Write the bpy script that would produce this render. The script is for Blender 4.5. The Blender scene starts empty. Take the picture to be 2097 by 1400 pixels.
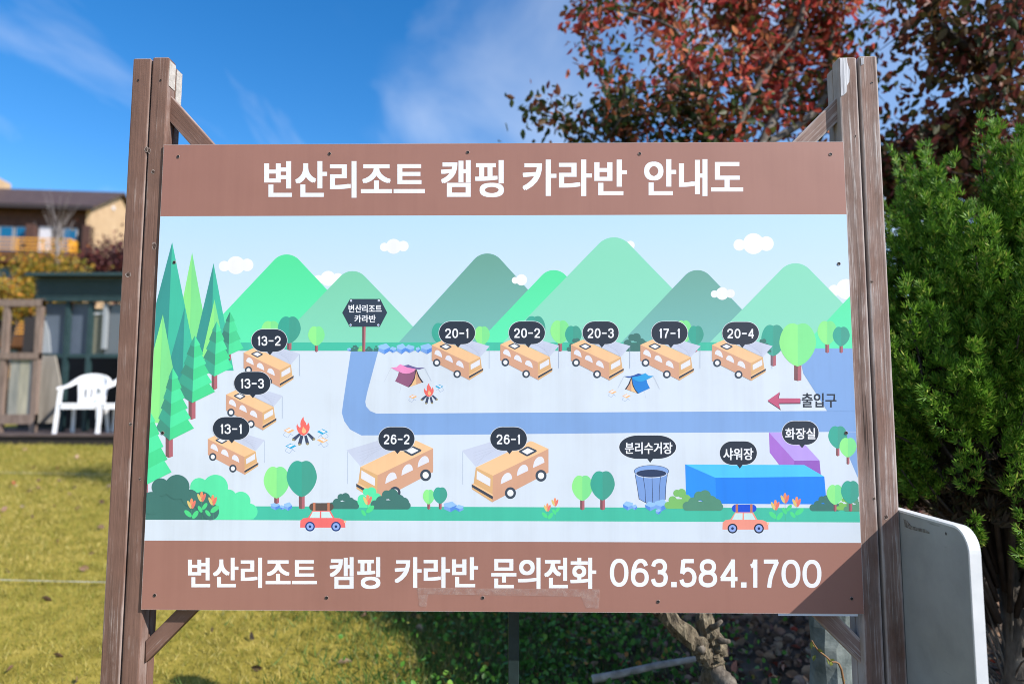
import bpy, bmesh, math, random
import numpy as np
from mathutils import Vector, Matrix
random.seed(7); rng = np.random.default_rng(11)
scene = bpy.context.scene
COL = scene.collection
R = math.radians

# ------------------------------------------------------------------ camera
FPX, CX, CY = 1398.0, 1048.5, 700.0
EYE = 1.30
PITCH, YAW, ROLL = 0.0907047, -0.0152378, 0.0014096
CAM = Vector((0.0564786, -1.7516134, EYE))
ZC = EYE + 0.0864748                       # height of the middle of the board
fwd = Vector((math.sin(YAW)*math.cos(PITCH), math.cos(YAW)*math.cos(PITCH), math.sin(PITCH)))
r0 = Vector((math.cos(YAW), -math.sin(YAW), 0)); u0 = r0.cross(fwd)
right = math.cos(ROLL)*r0 + math.sin(ROLL)*u0
up = math.cos(ROLL)*u0 - math.sin(ROLL)*r0
cd = bpy.data.cameras.new('camera'); cam = bpy.data.objects.new('camera', cd); COL.objects.link(cam)
M = Matrix((right, up, -fwd)).transposed().to_4x4(); M.translation = CAM
cam.matrix_world = M
cd.sensor_width = 36.0; cd.lens = 36.0*FPX/2097.0; cd.clip_end = 2000; cd.clip_start = 0.05
cd.dof.use_dof = True; cd.dof.focus_distance = 1.78; cd.dof.aperture_fstop = 1.8
scene.camera = cam

# ------------------------------------------------------------------ sky, sun, exposure
TO_SUN = Vector((0.69, -0.40, 0.61)).normalized()
w = bpy.data.worlds.new('World'); scene.world = w; w.use_nodes = True
nt = w.node_tree; nt.nodes.clear()
N = nt.nodes.new; L = nt.links.new
out = N('ShaderNodeOutputWorld'); bg = N('ShaderNodeBackground'); sky = N('ShaderNodeTexSky')
sky.sky_type = 'NISHITA'; sky.sun_disc = False
sky.sun_elevation = math.asin(TO_SUN.z); sky.sun_rotation = math.atan2(TO_SUN.x, TO_SUN.y)
sky.air_density = 1.0; sky.dust_density = 0.25; sky.ozone_density = 3.0; sky.altitude = 100
bg.inputs[1].default_value = 0.145
tc = N('ShaderNodeTexCoord'); sep = N('ShaderNodeSeparateXYZ'); L(tc.outputs['Generated'], sep.inputs[0])
addz = N('ShaderNodeMath'); addz.operation = 'ADD'; addz.inputs[1].default_value = 0.12; L(sep.outputs[2], addz.inputs[0])
mx = N('ShaderNodeMath'); mx.operation = 'MAXIMUM'; mx.inputs[1].default_value = 0.06; L(addz.outputs[0], mx.inputs[0])
dx = N('ShaderNodeMath'); dx.operation = 'DIVIDE'; L(sep.outputs[0], dx.inputs[0]); L(mx.outputs[0], dx.inputs[1])
dy = N('ShaderNodeMath'); dy.operation = 'DIVIDE'; L(sep.outputs[1], dy.inputs[0]); L(mx.outputs[0], dy.inputs[1])
cmb = N('ShaderNodeCombineXYZ'); L(dx.outputs[0], cmb.inputs[0]); L(dy.outputs[0], cmb.inputs[1])
mp = N('ShaderNodeMapping'); mp.inputs['Location'].default_value = (15.2, 10.3, 0); mp.inputs['Rotation'].default_value = (0, 0, R(-50)); mp.inputs['Scale'].default_value = (1.0, .5, 1)
L(cmb.outputs[0], mp.inputs[0])
n1 = N('ShaderNodeTexNoise'); n1.inputs['Scale'].default_value = 1.1; n1.inputs['Detail'].default_value = 6; n1.inputs['Roughness'].default_value = 0.52; n1.inputs['Distortion'].default_value = 1.3
L(mp.outputs[0], n1.inputs['Vector'])
cr = N('ShaderNodeValToRGB'); cr.color_ramp.elements[0].position = 0.50; cr.color_ramp.elements[1].position = 0.86
L(n1.outputs['Fac'], cr.inputs[0])
cf = N('ShaderNodeMath'); cf.operation = 'MULTIPLY'; cf.inputs[1].default_value = 0.5; L(cr.outputs[0], cf.inputs[0])
n2 = N('ShaderNodeTexNoise'); n2.inputs['Scale'].default_value = .55; n2.inputs['Detail'].default_value = 4; n2.inputs['Distortion'].default_value = .5; L(mp.outputs[0], n2.inputs['Vector'])
cr2 = N('ShaderNodeValToRGB'); cr2.color_ramp.elements[0].position = .42; cr2.color_ramp.elements[1].position = .72; L(n2.outputs['Fac'], cr2.inputs[0])
cf2 = N('ShaderNodeMath'); cf2.operation = 'MULTIPLY'; cf2.inputs[1].default_value = .33; L(cr2.outputs[0], cf2.inputs[0])
cf3 = N('ShaderNodeMath'); cf3.operation = 'MULTIPLY'; cf3.inputs[1].default_value = 1.0; L(cf.outputs[0], cf3.inputs[0]); cfs = N('ShaderNodeMath'); cfs.operation = 'ADD'; cfs.use_clamp = True; L(cf2.outputs[0], cfs.inputs[0]); L(cf3.outputs[0], cfs.inputs[1]); cf = cfs
hsv = N('ShaderNodeHueSaturation'); hsv.inputs['Saturation'].default_value = 1.36; hsv.inputs['Hue'].default_value = .503; L(sky.outputs[0], hsv.inputs['Color'])
mixc = N('ShaderNodeMix'); mixc.data_type = 'RGBA'
L(cf.outputs[0], mixc.inputs[0]); L(hsv.outputs[0], mixc.inputs[6]); mixc.inputs[7].default_value = (6.6, 6.7, 6.8, 1)
L(mixc.outputs[2], bg.inputs[0]); L(bg.outputs[0], out.inputs[0])
sd = bpy.data.lights.new('sun', 'SUN'); sd.energy = 5.0; sd.angle = R(0.5); sd.color = (1.0, 0.95, 0.88)
sun = bpy.data.objects.new('sun', sd); COL.objects.link(sun)
sun.rotation_euler = TO_SUN.to_track_quat('Z', 'Y').to_euler(); sun.location = (6, -4, 8)
vs = scene.view_settings; vs.view_transform = 'Standard'; vs.look = 'None'; vs.exposure = 0.50; vs.gamma = 1.0; vs.use_curve_mapping = False
scene.cycles.use_denoising = True; scene.cycles.filter_width = 0.95
scene.cycles.max_bounces = 8

# ------------------------------------------------------------------ helpers
def ray(px, py):
    return (fwd + right*((px-CX)/FPX) - up*((py-CY)/FPX))
def at(px, py, y):
    """the place on the vertical plane y that a measurement of the photograph stands for"""
    d = ray(px, py); t = (y-CAM.y)/d.y
    return CAM + d*t
def DD(px, py, D): return at(px, py, D+CAM.y)
def gz(x, y):
    D = y-CAM.y
    def sp(t, k=0.35): return k*np.log1p(np.exp(np.clip(t/k, -40, 40)))
    return 0.112*(sp(D-2.7)-sp(D-9.3)) + 0.03*sp(D-9.3) + 0.012*np.sin(x*1.7+y*0.9)
def lin(c):
    c = c/255.0
    return c/12.92 if c <= 0.04045 else ((c+0.055)/1.055)**2.4
def S(r, g, b, k=1.0): return (min(.9, lin(r)*k), min(.9, lin(g)*k), min(.9, lin(b)*k), 1)

def tag(o, label=None, cat=None, group=None, kind=None):
    if label: o['label'] = label
    if cat: o['category'] = cat
    if group: o['group'] = group
    if kind: o['kind'] = kind
    return o
def empty(name, loc=(0, 0, 0), rz=0):
    o = bpy.data.objects.new(name, None); COL.objects.link(o); o.location = loc; o.rotation_euler = (0, 0, rz); o.empty_display_size = 0.1
    return o
def link(name, me, mats=None, parent=None):
    o = bpy.data.objects.new(name, me); COL.objects.link(o)
    for m in (mats if isinstance(mats, (list, tuple)) else [mats]):
        if m: me.materials.append(m)
    if parent:
        o.parent = parent
        if parent.matrix_basis != Matrix.Identity(4) or parent.parent: pass
    return o
def pydata(name, v, f, mats, parent=None, smooth=False, idx=None):
    me = bpy.data.meshes.new(name); me.from_pydata([tuple(a) for a in v], [], f)
    o = link(name, me, mats, parent)
    if smooth: me.polygons.foreach_set('use_smooth', [True]*len(me.polygons))
    if idx is not None: me.polygons.foreach_set('material_index', idx)
    return o
def npmesh(name, V, F, mats, parent=None, smooth=False):
    """V (n,3) F (m,k) arrays"""
    me = bpy.data.meshes.new(name); V = np.asarray(V, np.float32); F = np.asarray(F, np.int32); k = F.shape[1]
    me.vertices.add(len(V)); me.vertices.foreach_set('co', V.ravel())
    me.loops.add(F.size); me.loops.foreach_set('vertex_index', F.ravel())
    me.polygons.add(len(F)); me.polygons.foreach_set('loop_start', np.arange(0, F.size, k, dtype=np.int32))
    me.update(calc_edges=True)
    if smooth: me.polygons.foreach_set('use_smooth', np.ones(len(F), bool))
    return link(name, me, mats, parent)
def boxv(x0, x1, y0, y1, z0, z1):
    v = [(x, y, z) for z in (z0, z1) for y in (y0, y1) for x in (x0, x1)]
    f = [(0, 2, 3, 1), (4, 5, 7, 6), (0, 1, 5, 4), (2, 6, 7, 3), (0, 4, 6, 2), (1, 3, 7, 5)]
    return v, f
def box(name, x0, x1, y0, y1, z0, z1, m, parent=None, bev=0):
    v, f = boxv(x0, x1, y0, y1, z0, z1)
    o = pydata(name, v, f, m, parent)
    if bev: bevel(o, bev)
    return o
def bevel(o, w_, seg=2):
    b = bmesh.new(); b.from_mesh(o.data)
    bmesh.ops.bevel(b, geom=b.edges[:], offset=w_, segments=seg, profile=0.6, affect='EDGES')
    b.to_mesh(o.data); b.free()
def boxes(name, lst, m, parent=None):
    V, F = [], []
    for q in lst:
        v, f = boxv(*q); n = len(V); V += v; F += [tuple(i+n for i in g) for g in f]
    return pydata(name, V, F, m, parent)
def prism(name, pts, a, m, parent=None, bev=0):
    """closed outline pts (Vectors) pushed along vector a"""
    n = len(pts); a = Vector(a)
    V = [Vector(p) for p in pts]+[Vector(p)+a for p in pts]
    F = [tuple(range(n)), tuple(range(2*n-1, n-1, -1))]+[(i, i+n, (i+1) % n+n, (i+1) % n) for i in range(n)]
    o = pydata(name, V, F, m, parent)
    b = bmesh.new(); b.from_mesh(o.data); bmesh.ops.recalc_face_normals(b, faces=b.faces[:])
    if bev: bmesh.ops.bevel(b, geom=b.edges[:], offset=bev, segments=2, profile=.6, affect='EDGES')
    b.to_mesh(o.data); b.free()
    return o
def tube_arr(path, rad, n=7, rough=0.0):
    P = [Vector(p) for p in path]; V = []; F = []
    ref = Vector((0.3, 0.9, 0.2)).normalized()
    for i, p in enumerate(P):
        t = (P[min(i+1, len(P)-1)]-P[max(i-1, 0)]).normalized()
        a = t.cross(ref)
        if a.length < .05: a = t.cross(Vector((1, 0, 0)))
        a.normalize(); b = t.cross(a)
        r = rad[i] if hasattr(rad, '__len__') else rad
        for k in range(n):
            q = 2*math.pi*k/n; rr = r*(1+rough*(random.random()-.5)*2)
            V.append(p+a*math.cos(q)*rr+b*math.sin(q)*rr)
    for i in range(len(P)-1):
        for k in range(n):
            F.append((i*n+k, i*n+(k+1) % n, (i+1)*n+(k+1) % n, (i+1)*n+k))
    F.append(tuple(range(n-1, -1, -1))); F.append(tuple((len(P)-1)*n+k for k in range(n)))
    return V, F
def tube(name, path, rad, m, parent=None, n=8, rough=0.0):
    v, f = tube_arr(path, rad, n, rough); return pydata(name, v, f, m, parent, smooth=True)
def tubes(name, lst, m, parent=None, n=5, rough=0.0):
    V, F = [], []
    for p, r in lst:
        v, f = tube_arr(p, r, n, rough); k = len(V); V += v; F += [tuple(i+k for i in g) for g in f]
    return pydata(name, V, F, m, parent, smooth=True)
def spline(pts, n=6, closed=False):
    P = [np.array(p, float) for p in pts]; m = len(P); o = []
    rngi = range(m if closed else m-1)
    for i in rngi:
        g = lambda j: P[j % m] if closed else P[min(max(j, 0), m-1)]
        a, b, c, d = g(i-1), g(i), g(i+1), g(i+2)
        for k in range(n):
            t = k/n
            o.append(.5*((2*b)+(c-a)*t+(2*a-5*b+4*c-d)*t*t+(3*b-a-3*c+d)*t**3))
    if not closed: o.append(P[-1])
    return [tuple(x) for x in o]
def instances(base_v, base_f, mats4):
    """many transformed copies of a small base joined into arrays"""
    V = np.einsum('nij,vj->nvi', mats4[:, :3, :3], base_v)+mats4[:, None, :3, 3]
    n, k = len(mats4), len(base_v)
    F = base_f[None]+(np.arange(n)*k)[:, None, None]
    return V.reshape(-1, 3), F.reshape(-1, base_f.shape[1])
def frames(pos, d, roll, size):
    d = d/np.linalg.norm(d, axis=1, keepdims=True)
    ref = np.where(np.abs(d[:, 2:3]) > .95, np.array([[1., 0, 0]]), np.array([[0, 0, 1.]]))
    a = np.cross(d, ref); a /= np.linalg.norm(a, axis=1, keepdims=True); b = np.cross(d, a)
    c, s = np.cos(roll)[:, None], np.sin(roll)[:, None]
    a2 = a*c+b*s; b2 = b*c-a*s
    m = np.zeros((len(pos), 4, 4)); sz = np.asarray(size).reshape(-1, 1)
    m[:, :3, 0] = a2*sz; m[:, :3, 1] = d*sz; m[:, :3, 2] = b2*sz; m[:, :3, 3] = pos
    return m

# ------------------------------------------------------------------ materials
MATS = {}
def mat(name, c, rough=.6, spec=.4, metal=0, build=None):
    if name in MATS: return MATS[name]
    m = bpy.data.materials.new(name); m.use_nodes = True; MATS[name] = m
    b = m.node_tree.nodes['Principled BSDF']
    b.inputs['Base Color'].default_value = c if len(c) == 4 else (*c, 1); b.inputs['Roughness'].default_value = rough
    b.inputs['Specular IOR Level'].default_value = spec; b.inputs['Metallic'].default_value = metal
    if build: build(m.node_tree, b)
    return m
def node(t, ty, **k):
    n = t.nodes.new(ty)
    for a, v in k.items():
        if a in n.inputs: n.inputs[a].default_value = v
        else: setattr(n, a, v)
    return n
def noise(t, scale, detail=4, rough=.55, coord='Object', sc=(1, 1, 1), rnd=True):
    tcn = t.nodes.new('ShaderNodeTexCoord'); mpn = t.nodes.new('ShaderNodeMapping'); mpn.inputs['Scale'].default_value = sc
    t.links.new(tcn.outputs[coord], mpn.inputs[0])
    if rnd:
        oi = t.nodes.new('ShaderNodeObjectInfo'); mul = node(t, 'ShaderNodeMath', operation='MULTIPLY'); mul.inputs[1].default_value = 37.0
        t.links.new(oi.outputs['Random'], mul.inputs[0]); t.links.new(mul.outputs[0], mpn.inputs['Location'])
    nn = node(t, 'ShaderNodeTexNoise', Scale=scale, Detail=detail, Roughness=rough); t.links.new(mpn.outputs[0], nn.inputs['Vector'])
    return nn
def ramp(t, src, stops):
    r = t.nodes.new('ShaderNodeValToRGB'); e = r.color_ramp.elements
    while len(e) < len(stops): e.new(0.5)
    for i, (p, c) in enumerate(stops):
        e[i].position = p; e[i].color = c if len(c) == 4 else (*c, 1)
    t.links.new(src, r.inputs[0]); return r
def bump(t, b, src, strength, dist=.01):
    n = node(t, 'ShaderNodeBump', Strength=strength, Distance=dist); t.links.new(src, n.inputs['Height']); t.links.new(n.outputs[0], b.inputs['Normal'])
def noisy(name, stops, scale=8, rough=.7, detail=5, bmp=.3, bd=.01, sc=(1, 1, 1), spec=.3):
    def bl(t, b):
        n = noise(t, scale, detail, .6, sc=sc); r = ramp(t, n.outputs['Fac'], stops)
        t.links.new(r.outputs[0], b.inputs['Base Color'])
        if bmp: bump(t, b, n.outputs['Fac'], bmp, bd)
    return mat(name, stops[0][1], rough, spec, build=bl)
def leafmat(name, stops, rough=.5, trans=.25, patch=None):
    m = bpy.data.materials.new(name); m.use_nodes = True; t = m.node_tree; b = t.nodes['Principled BSDF']
    g = t.nodes.new('ShaderNodeNewGeometry'); r = ramp(t, g.outputs['Random Per Island'], stops)
    if patch:
        pn = noise(t, patch[1], 5, .6, rnd=False); pr = ramp(t, pn.outputs['Fac'], [(.42, (0, 0, 0)), (.62, (.75, .75, .75))]); pm = node(t, 'ShaderNodeMix', data_type='RGBA'); t.links.new(pr.outputs[0], pm.inputs[0]); t.links.new(r.outputs[0], pm.inputs[6]); pm.inputs[7].default_value = patch[0]
        class _O: outputs = [pm.outputs[2]]
        r = _O
    t.links.new(r.outputs[0], b.inputs['Base Color']); b.inputs['Roughness'].default_value = rough; b.inputs['Specular IOR Level'].default_value = .25
    tr = t.nodes.new('ShaderNodeBsdfTranslucent'); t.links.new(r.outputs[0], tr.inputs[0])
    mxn = t.nodes.new('ShaderNodeMixShader'); mxn.inputs[0].default_value = trans
    t.links.new(b.outputs[0], mxn.inputs[1]); t.links.new(tr.outputs[0], mxn.inputs[2]); t.links.new(mxn.outputs[0], t.nodes['Material Output'].inputs[0])
    return m

def wood_build(base, worn, dark, amount):
    def bl(t, b):
        fib = noise(t, 1.0, 6, .7, sc=(210, 210, 5.5)); ton = noise(t, 1.0, 5, .6, sc=(26, 26, 1.6)); pat = noise(t, 7.0, 5, .62, sc=(1.6, 1.6, .8)); blot = noise(t, 14, 4, .6)
        c1 = ramp(t, ton.outputs['Fac'], [(.28, dark), (.5, base), (.75, tuple(min(1, x*1.12) for x in base[:3])+(1,))])
        st = ramp(t, fib.outputs['Fac'], [(.53, (0, 0, 0)), (.66, (1, 1, 1))]); pm = ramp(t, pat.outputs['Fac'], [(.56-amount, (0, 0, 0)), (.70-amount*.5, (1, 1, 1))])
        wm = node(t, 'ShaderNodeMath', operation='MULTIPLY'); t.links.new(st.outputs[0], wm.inputs[0]); t.links.new(pm.outputs[0], wm.inputs[1])
        w2 = node(t, 'ShaderNodeMath', operation='MULTIPLY_ADD'); t.links.new(pm.outputs[0], w2.inputs[0]); w2.inputs[1].default_value = amount*.9; t.links.new(wm.outputs[0], w2.inputs[2]); w2.use_clamp = True
        mxn = node(t, 'ShaderNodeMix', data_type='RGBA'); t.links.new(w2.outputs[0], mxn.inputs[0]); t.links.new(c1.outputs[0], mxn.inputs[6]); mxn.inputs[7].default_value = worn
        tcw = t.nodes.new('ShaderNodeTexCoord'); sw_ = t.nodes.new('ShaderNodeSeparateXYZ'); t.links.new(tcw.outputs['Object'], sw_.inputs[0])
        ab = node(t, 'ShaderNodeMath', operation='ABSOLUTE'); t.links.new(sw_.outputs[0], ab.inputs[0]); ed = node(t, 'ShaderNodeMath', operation='MULTIPLY_ADD'); t.links.new(pat.outputs['Fac'], ed.inputs[0]); ed.inputs[1].default_value = .012; t.links.new(ab.outputs[0], ed.inputs[2])
        er = ramp(t, ed.outputs[0], [(.0287-amount*.016, (0, 0, 0)), (.0308-amount*.014, (.75, .75, .75))]); mw = node(t, 'ShaderNodeMix', data_type='RGBA'); t.links.new(er.outputs[0], mw.inputs[0]); t.links.new(mxn.outputs[2], mw.inputs[6]); mw.inputs[7].default_value = worn; mxn = mw
        # dark pores and hairline cracks along the grain
        po = ramp(t, fib.outputs['Fac'], [(.30, (.5, .5, .5)), (.40, (1, 1, 1))]); mu = node(t, 'ShaderNodeMix', data_type='RGBA', blend_type='MULTIPLY'); mu.inputs[0].default_value = .8
        t.links.new(mxn.outputs[2], mu.inputs[6]); t.links.new(po.outputs[0], mu.inputs[7])
        ck = noise(t, 1.0, 3, .5, sc=(75, 75, 1.3)); cr_ = ramp(t, ck.outputs['Fac'], [(.27, (1, 1, 1)), (.30, (0, 0, 0))])
        m3 = node(t, 'ShaderNodeMix', data_type='RGBA'); t.links.new(cr_.outputs[0], m3.inputs[0]); t.links.new(mu.outputs[2], m3.inputs[6]); m3.inputs[7].default_value = tuple(x*.3 for x in dark[:3])+(1,)
        bl2 = ramp(t, blot.outputs['Fac'], [(.3, (.86, .86, .86)), (.7, (1.06, 1.06, 1.06))]); m4 = node(t, 'ShaderNodeMix', data_type='RGBA', blend_type='MULTIPLY'); m4.inputs[0].default_value = 1; t.links.new(m3.outputs[2], m4.inputs[6]); t.links.new(bl2.outputs[0], m4.inputs[7])
        t.links.new(m4.outputs[2], b.inputs['Base Color']); bump(t, b, fib.outputs['Fac'], .5, .003)
    return bl
WOOD_L = mat('stained_timber', (.2, .1, .08, 1), .7, .25, build=wood_build(S(124, 94, 82, .85), S(188, 170, 162, .8), S(98, 74, 64, .85), .06))
WOOD_R = mat('weathered_timber', (.2, .1, .08, 1), .7, .25, build=wood_build(S(136, 106, 94, .85), S(208, 198, 194, .8), S(102, 78, 68, .85), .19))
ENDGRAIN = noisy('pale_end_grain', [(.3, S(175, 168, 160, .8)), (.7, S(215, 208, 200, .8))], 60, .8)
BARE = noisy('bare_grey_wood', [(.3, S(150, 150, 158, .8)), (.55, S(225, 225, 230, .8)), (.75, S(190, 188, 192, .8))], 1.0, .8, sc=(120, 120, 5))

INKK = 0.80
INKC = {}
def ink(c, rough=.55):
    if c in INKC: return INKC[c]
    def bl(t, b):   # faint print mottling and fading
        n = noise(t, 3.0, 5, .6, rnd=False); mx_ = node(t, 'ShaderNodeMix', data_type='RGBA', blend_type='MULTIPLY')
        sk = noise(t, 1.0, 6, .65, rnd=False, sc=(34, 34, 1.3)); ad_ = node(t, 'ShaderNodeMath', operation='MULTIPLY_ADD'); t.links.new(sk.outputs['Fac'], ad_.inputs[0]); ad_.inputs[1].default_value = .6; t.links.new(n.outputs['Fac'], ad_.inputs[2]); rr = ramp(t, ad_.outputs[0], [(.55, (.90, .89, .885)), (.85, (1, 1, 1))]); mx_.inputs[0].default_value = 1
        mx_.inputs[6].default_value = S(*c, INKK); t.links.new(rr.outputs[0], mx_.inputs[7]); t.links.new(mx_.outputs[2], b.inputs['Base Color']); wv = noise(t, 2.2, 2, .4, rnd=False); bump(t, b, wv.outputs['Fac'], .45, .02)
    m = mat('ink_%d_%d_%d' % c, S(*c, INKK), rough, .5, build=bl); INKC[c] = m; return m
def ink2(name, c1, c2, z0, z1):
    """an ink printed as a gradient from height z0 to z1"""
    def bl(t, b):
        tcn = t.nodes.new('ShaderNodeTexCoord'); s = t.nodes.new('ShaderNodeSeparateXYZ'); t.links.new(tcn.outputs['Object'], s.inputs[0])
        mr = t.nodes.new('ShaderNodeMapRange'); mr.inputs[1].default_value = z0; mr.inputs[2].default_value = z1; t.links.new(s.outputs[2], mr.inputs[0])
        r = ramp(t, mr.outputs[0], [(0, S(*c1, INKK)), (1, S(*c2, INKK))]); t.links.new(r.outputs[0], b.inputs['Base Color'])
    return mat(name, S(*c1, INKK), .55, .5, build=bl)

# ------------------------------------------------------------------ ground
def ground_build(t, b):
    n = noise(t, .8, 6, .6, rnd=False); n2 = noise(t, 6, 6, .65, rnd=False)
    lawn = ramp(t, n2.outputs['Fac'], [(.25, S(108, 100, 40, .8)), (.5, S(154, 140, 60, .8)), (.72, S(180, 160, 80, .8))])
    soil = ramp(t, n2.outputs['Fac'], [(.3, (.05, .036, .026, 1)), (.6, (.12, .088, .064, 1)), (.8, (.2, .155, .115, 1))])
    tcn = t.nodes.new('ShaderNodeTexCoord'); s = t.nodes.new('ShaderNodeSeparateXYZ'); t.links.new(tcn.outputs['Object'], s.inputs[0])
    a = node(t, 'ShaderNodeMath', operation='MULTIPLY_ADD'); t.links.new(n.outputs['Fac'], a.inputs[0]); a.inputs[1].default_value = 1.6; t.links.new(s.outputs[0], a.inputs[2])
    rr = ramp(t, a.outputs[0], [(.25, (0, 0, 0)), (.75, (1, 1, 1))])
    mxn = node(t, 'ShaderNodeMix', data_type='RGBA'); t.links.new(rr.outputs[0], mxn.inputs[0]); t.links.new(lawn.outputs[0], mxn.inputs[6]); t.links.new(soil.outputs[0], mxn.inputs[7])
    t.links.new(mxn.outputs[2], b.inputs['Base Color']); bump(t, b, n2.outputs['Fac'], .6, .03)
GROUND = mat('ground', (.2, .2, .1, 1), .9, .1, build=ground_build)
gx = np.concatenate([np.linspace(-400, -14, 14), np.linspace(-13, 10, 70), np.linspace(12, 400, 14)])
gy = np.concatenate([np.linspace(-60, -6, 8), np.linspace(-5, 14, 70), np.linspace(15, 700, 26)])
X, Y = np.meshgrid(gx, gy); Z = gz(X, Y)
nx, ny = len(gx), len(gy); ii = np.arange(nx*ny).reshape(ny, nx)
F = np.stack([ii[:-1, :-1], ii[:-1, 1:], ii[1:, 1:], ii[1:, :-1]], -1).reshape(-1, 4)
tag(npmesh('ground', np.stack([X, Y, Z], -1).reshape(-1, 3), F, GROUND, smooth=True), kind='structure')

# wooded hill far behind the house
def hill():
    th = np.linspace(-1.35, 1.2, 150); rr = np.linspace(0, 1, 26)
    V = []
    for r in rr:
        for a in th:
            D = 120+r*120
            h = (46*math.exp(-((a+.75)/.42)**2)+15*math.exp(-((a-.7)/.5)**2)+7)*math.sin(r*math.pi*.5)
            b = 2.6*abs(math.sin(a*140+r*50+3*math.sin(r*37)))*abs(math.sin(r*60+a*31))
            V.append((D*math.sin(a), D*math.cos(a), gz(0, 120.0)-1+h+b*r**.3))
    n = len(th); F = [(i*n+j, i*n+j+1, (i+1)*n+j+1, (i+1)*n+j) for i in range(len(rr)-1) for j in range(n-1)]
    o = pydata('hill', V, F, noisy('wooded_hill', [(.3, (.012, .03, .012, 1)), (.6, (.03, .06, .02, 1)), (.8, (.06, .07, .02, 1))], .35, .9, bmp=1, bd=.8), smooth=False)
    tag(o, kind='structure')
hill()

# white line tapes laid on the lawn
TAPE = noisy('white_line', [(.35, S(150, 148, 110, .7)), (.6, S(200, 200, 186, .75))], 9, .7)
def court_line(D, x0, x1, label):
    n = 24; V = []; F = []
    for i in range(n+1):
        x = x0+(x1-x0)*i/n
        for k in (-.5, .5):
            y = D+CAM.y+k*.013; V.append((x, y, float(gz(x, y))+.03))
    F = [(2*i, 2*i+1, 2*i+3, 2*i+2) for i in range(n)]
    o = pydata('line_marking', V, F, TAPE); tag(o, label, 'line')
def Dof(px, py):
    """depth where the sight line meets the lawn"""
    d = ray(px, py); lo, hi = .5, 40
    for _ in range(60):
        m_ = (lo+hi)/2; p = CAM+d*(m_/d.y)
        if p.z > gz(p.x, p.y): lo = m_
        else: hi = m_
    return lo
court_line(Dof(60, 1198), -7, -1.3, 'near white line across the lawn left of the board')
court_line(Dof(30, 973), -9, -3.0, 'far white line on the lawn in front of the deck')

# ------------------------------------------------------------------ information board
board = empty('information_board', (0, 0, 0))
tag(board, 'camp map board with brown title bands between two pairs of timber posts', 'signboard')
FY = 0.006                                   # front face of the front timbers
def wx(px, py, y=FY): return at(px, py, y).x
ztopL = at(300, 120, FY).z; ztopR = at(1757, 117, FY).z
lo0 = (wx(270, 120)+wx(207.5, 1395))/2; lo1 = (wx(305.5, 120)+wx(247.5, 1395))/2
li0 = (wx(310.5, 120)+wx(250.5, 1395))/2; li1 = (wx(341, 120)+wx(289, 1395))/2
ri0 = (wx(1717, 117)+wx(1772, 1395))/2; ri1 = (wx(1752, 117)+wx(1814, 1395))/2
ro0 = (wx(1759, 117)+wx(1819, 1395))/2; ro1 = (wx(1794, 117)+wx(1860, 1395))/2
posts = []
def post(x0, x1, y0, y1, ztop, m, tilt=0):
    zb = -0.25; zc_ = (zb+ztop)/2
    v, f = boxv(x0-(x0+x1)/2, (x1-x0)/2, 0, y1-y0, zb-zc_, ztop-zc_)
    o = pydata('post', v, f, m, board); bevel(o, .0035); o.location = ((x0+x1)/2, y0, zc_)
    posts.append(o); return o
FT, GAP, RT = 0.038, 0.004, 0.032
post(lo0, lo1, FY, FY+FT, ztopL, WOOD_L); post(li0, li1, FY, FY+FT, ztopL+.003, WOOD_L)
post(lo0+.002, lo1, FY+FT+GAP, FY+FT+GAP+RT, ztopL-.004, WOOD_L); post(li0, li1-.001, FY+FT+GAP, FY+FT+GAP+RT, ztopL-.006, WOOD_L)
post(ri0, ri1, FY, FY+FT, ztopR-.001, WOOD_R); post(ro0, ro1, FY, FY+FT, ztopR+.002, WOOD_R)
post(ri0+.001, ri1, FY+FT+GAP, FY+FT+GAP+RT, ztopR-.012, WOOD_R); post(ro0, ro1, FY+FT+GAP, FY+FT+GAP+RT, ztopR-.01, WOOD_R)
# bare split patch on the right inner post, pale sawn tops, sunlight painted pale on the side at the left top
def patch(name, pts, y, m, th=.0012):
    P_ = [at(a, b_, y) for a, b_ in pts]; return prism(name, P_, (0, -th, 0), m, board)
patch('bare_patch', [(1719.5, 120), (1734, 119), (1735, 130), (1740, 145), (1739, 168), (1734, 176), (1733, 190), (1727, 196), (1722, 197), (1721, 160)], FY-.0002, BARE)
patch('bare_patch', [(1762, 119), (1769, 119), (1768, 132), (1764, 134)], FY-.0002, BARE)
for (a, b_, y0, zt) in ((lo0, lo1, FY, ztopL), (li0, li1, FY, ztopL+.003), (ri0, ri1, FY, ztopR-.001), (ro0, ro1, FY, ztopR+.002)):
    box('end_grain', a+.0035, b_-.0035, y0+.0035, y0+FT-.0035, zt+.0002, zt+.0012, ENDGRAIN, board)
box('sunlit_side', li1+.0003, li1+.0015, FY+.004, FY+FT-.003, ztopL-.075, ztopL-.004, ENDGRAIN, board)
box('sunlit_side', li1-.0008, li1+.0012, FY+FT+GAP+.002, FY+FT+GAP+RT-.002, ztopL-.10, ztopL-.010, ENDGRAIN, board)

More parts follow.
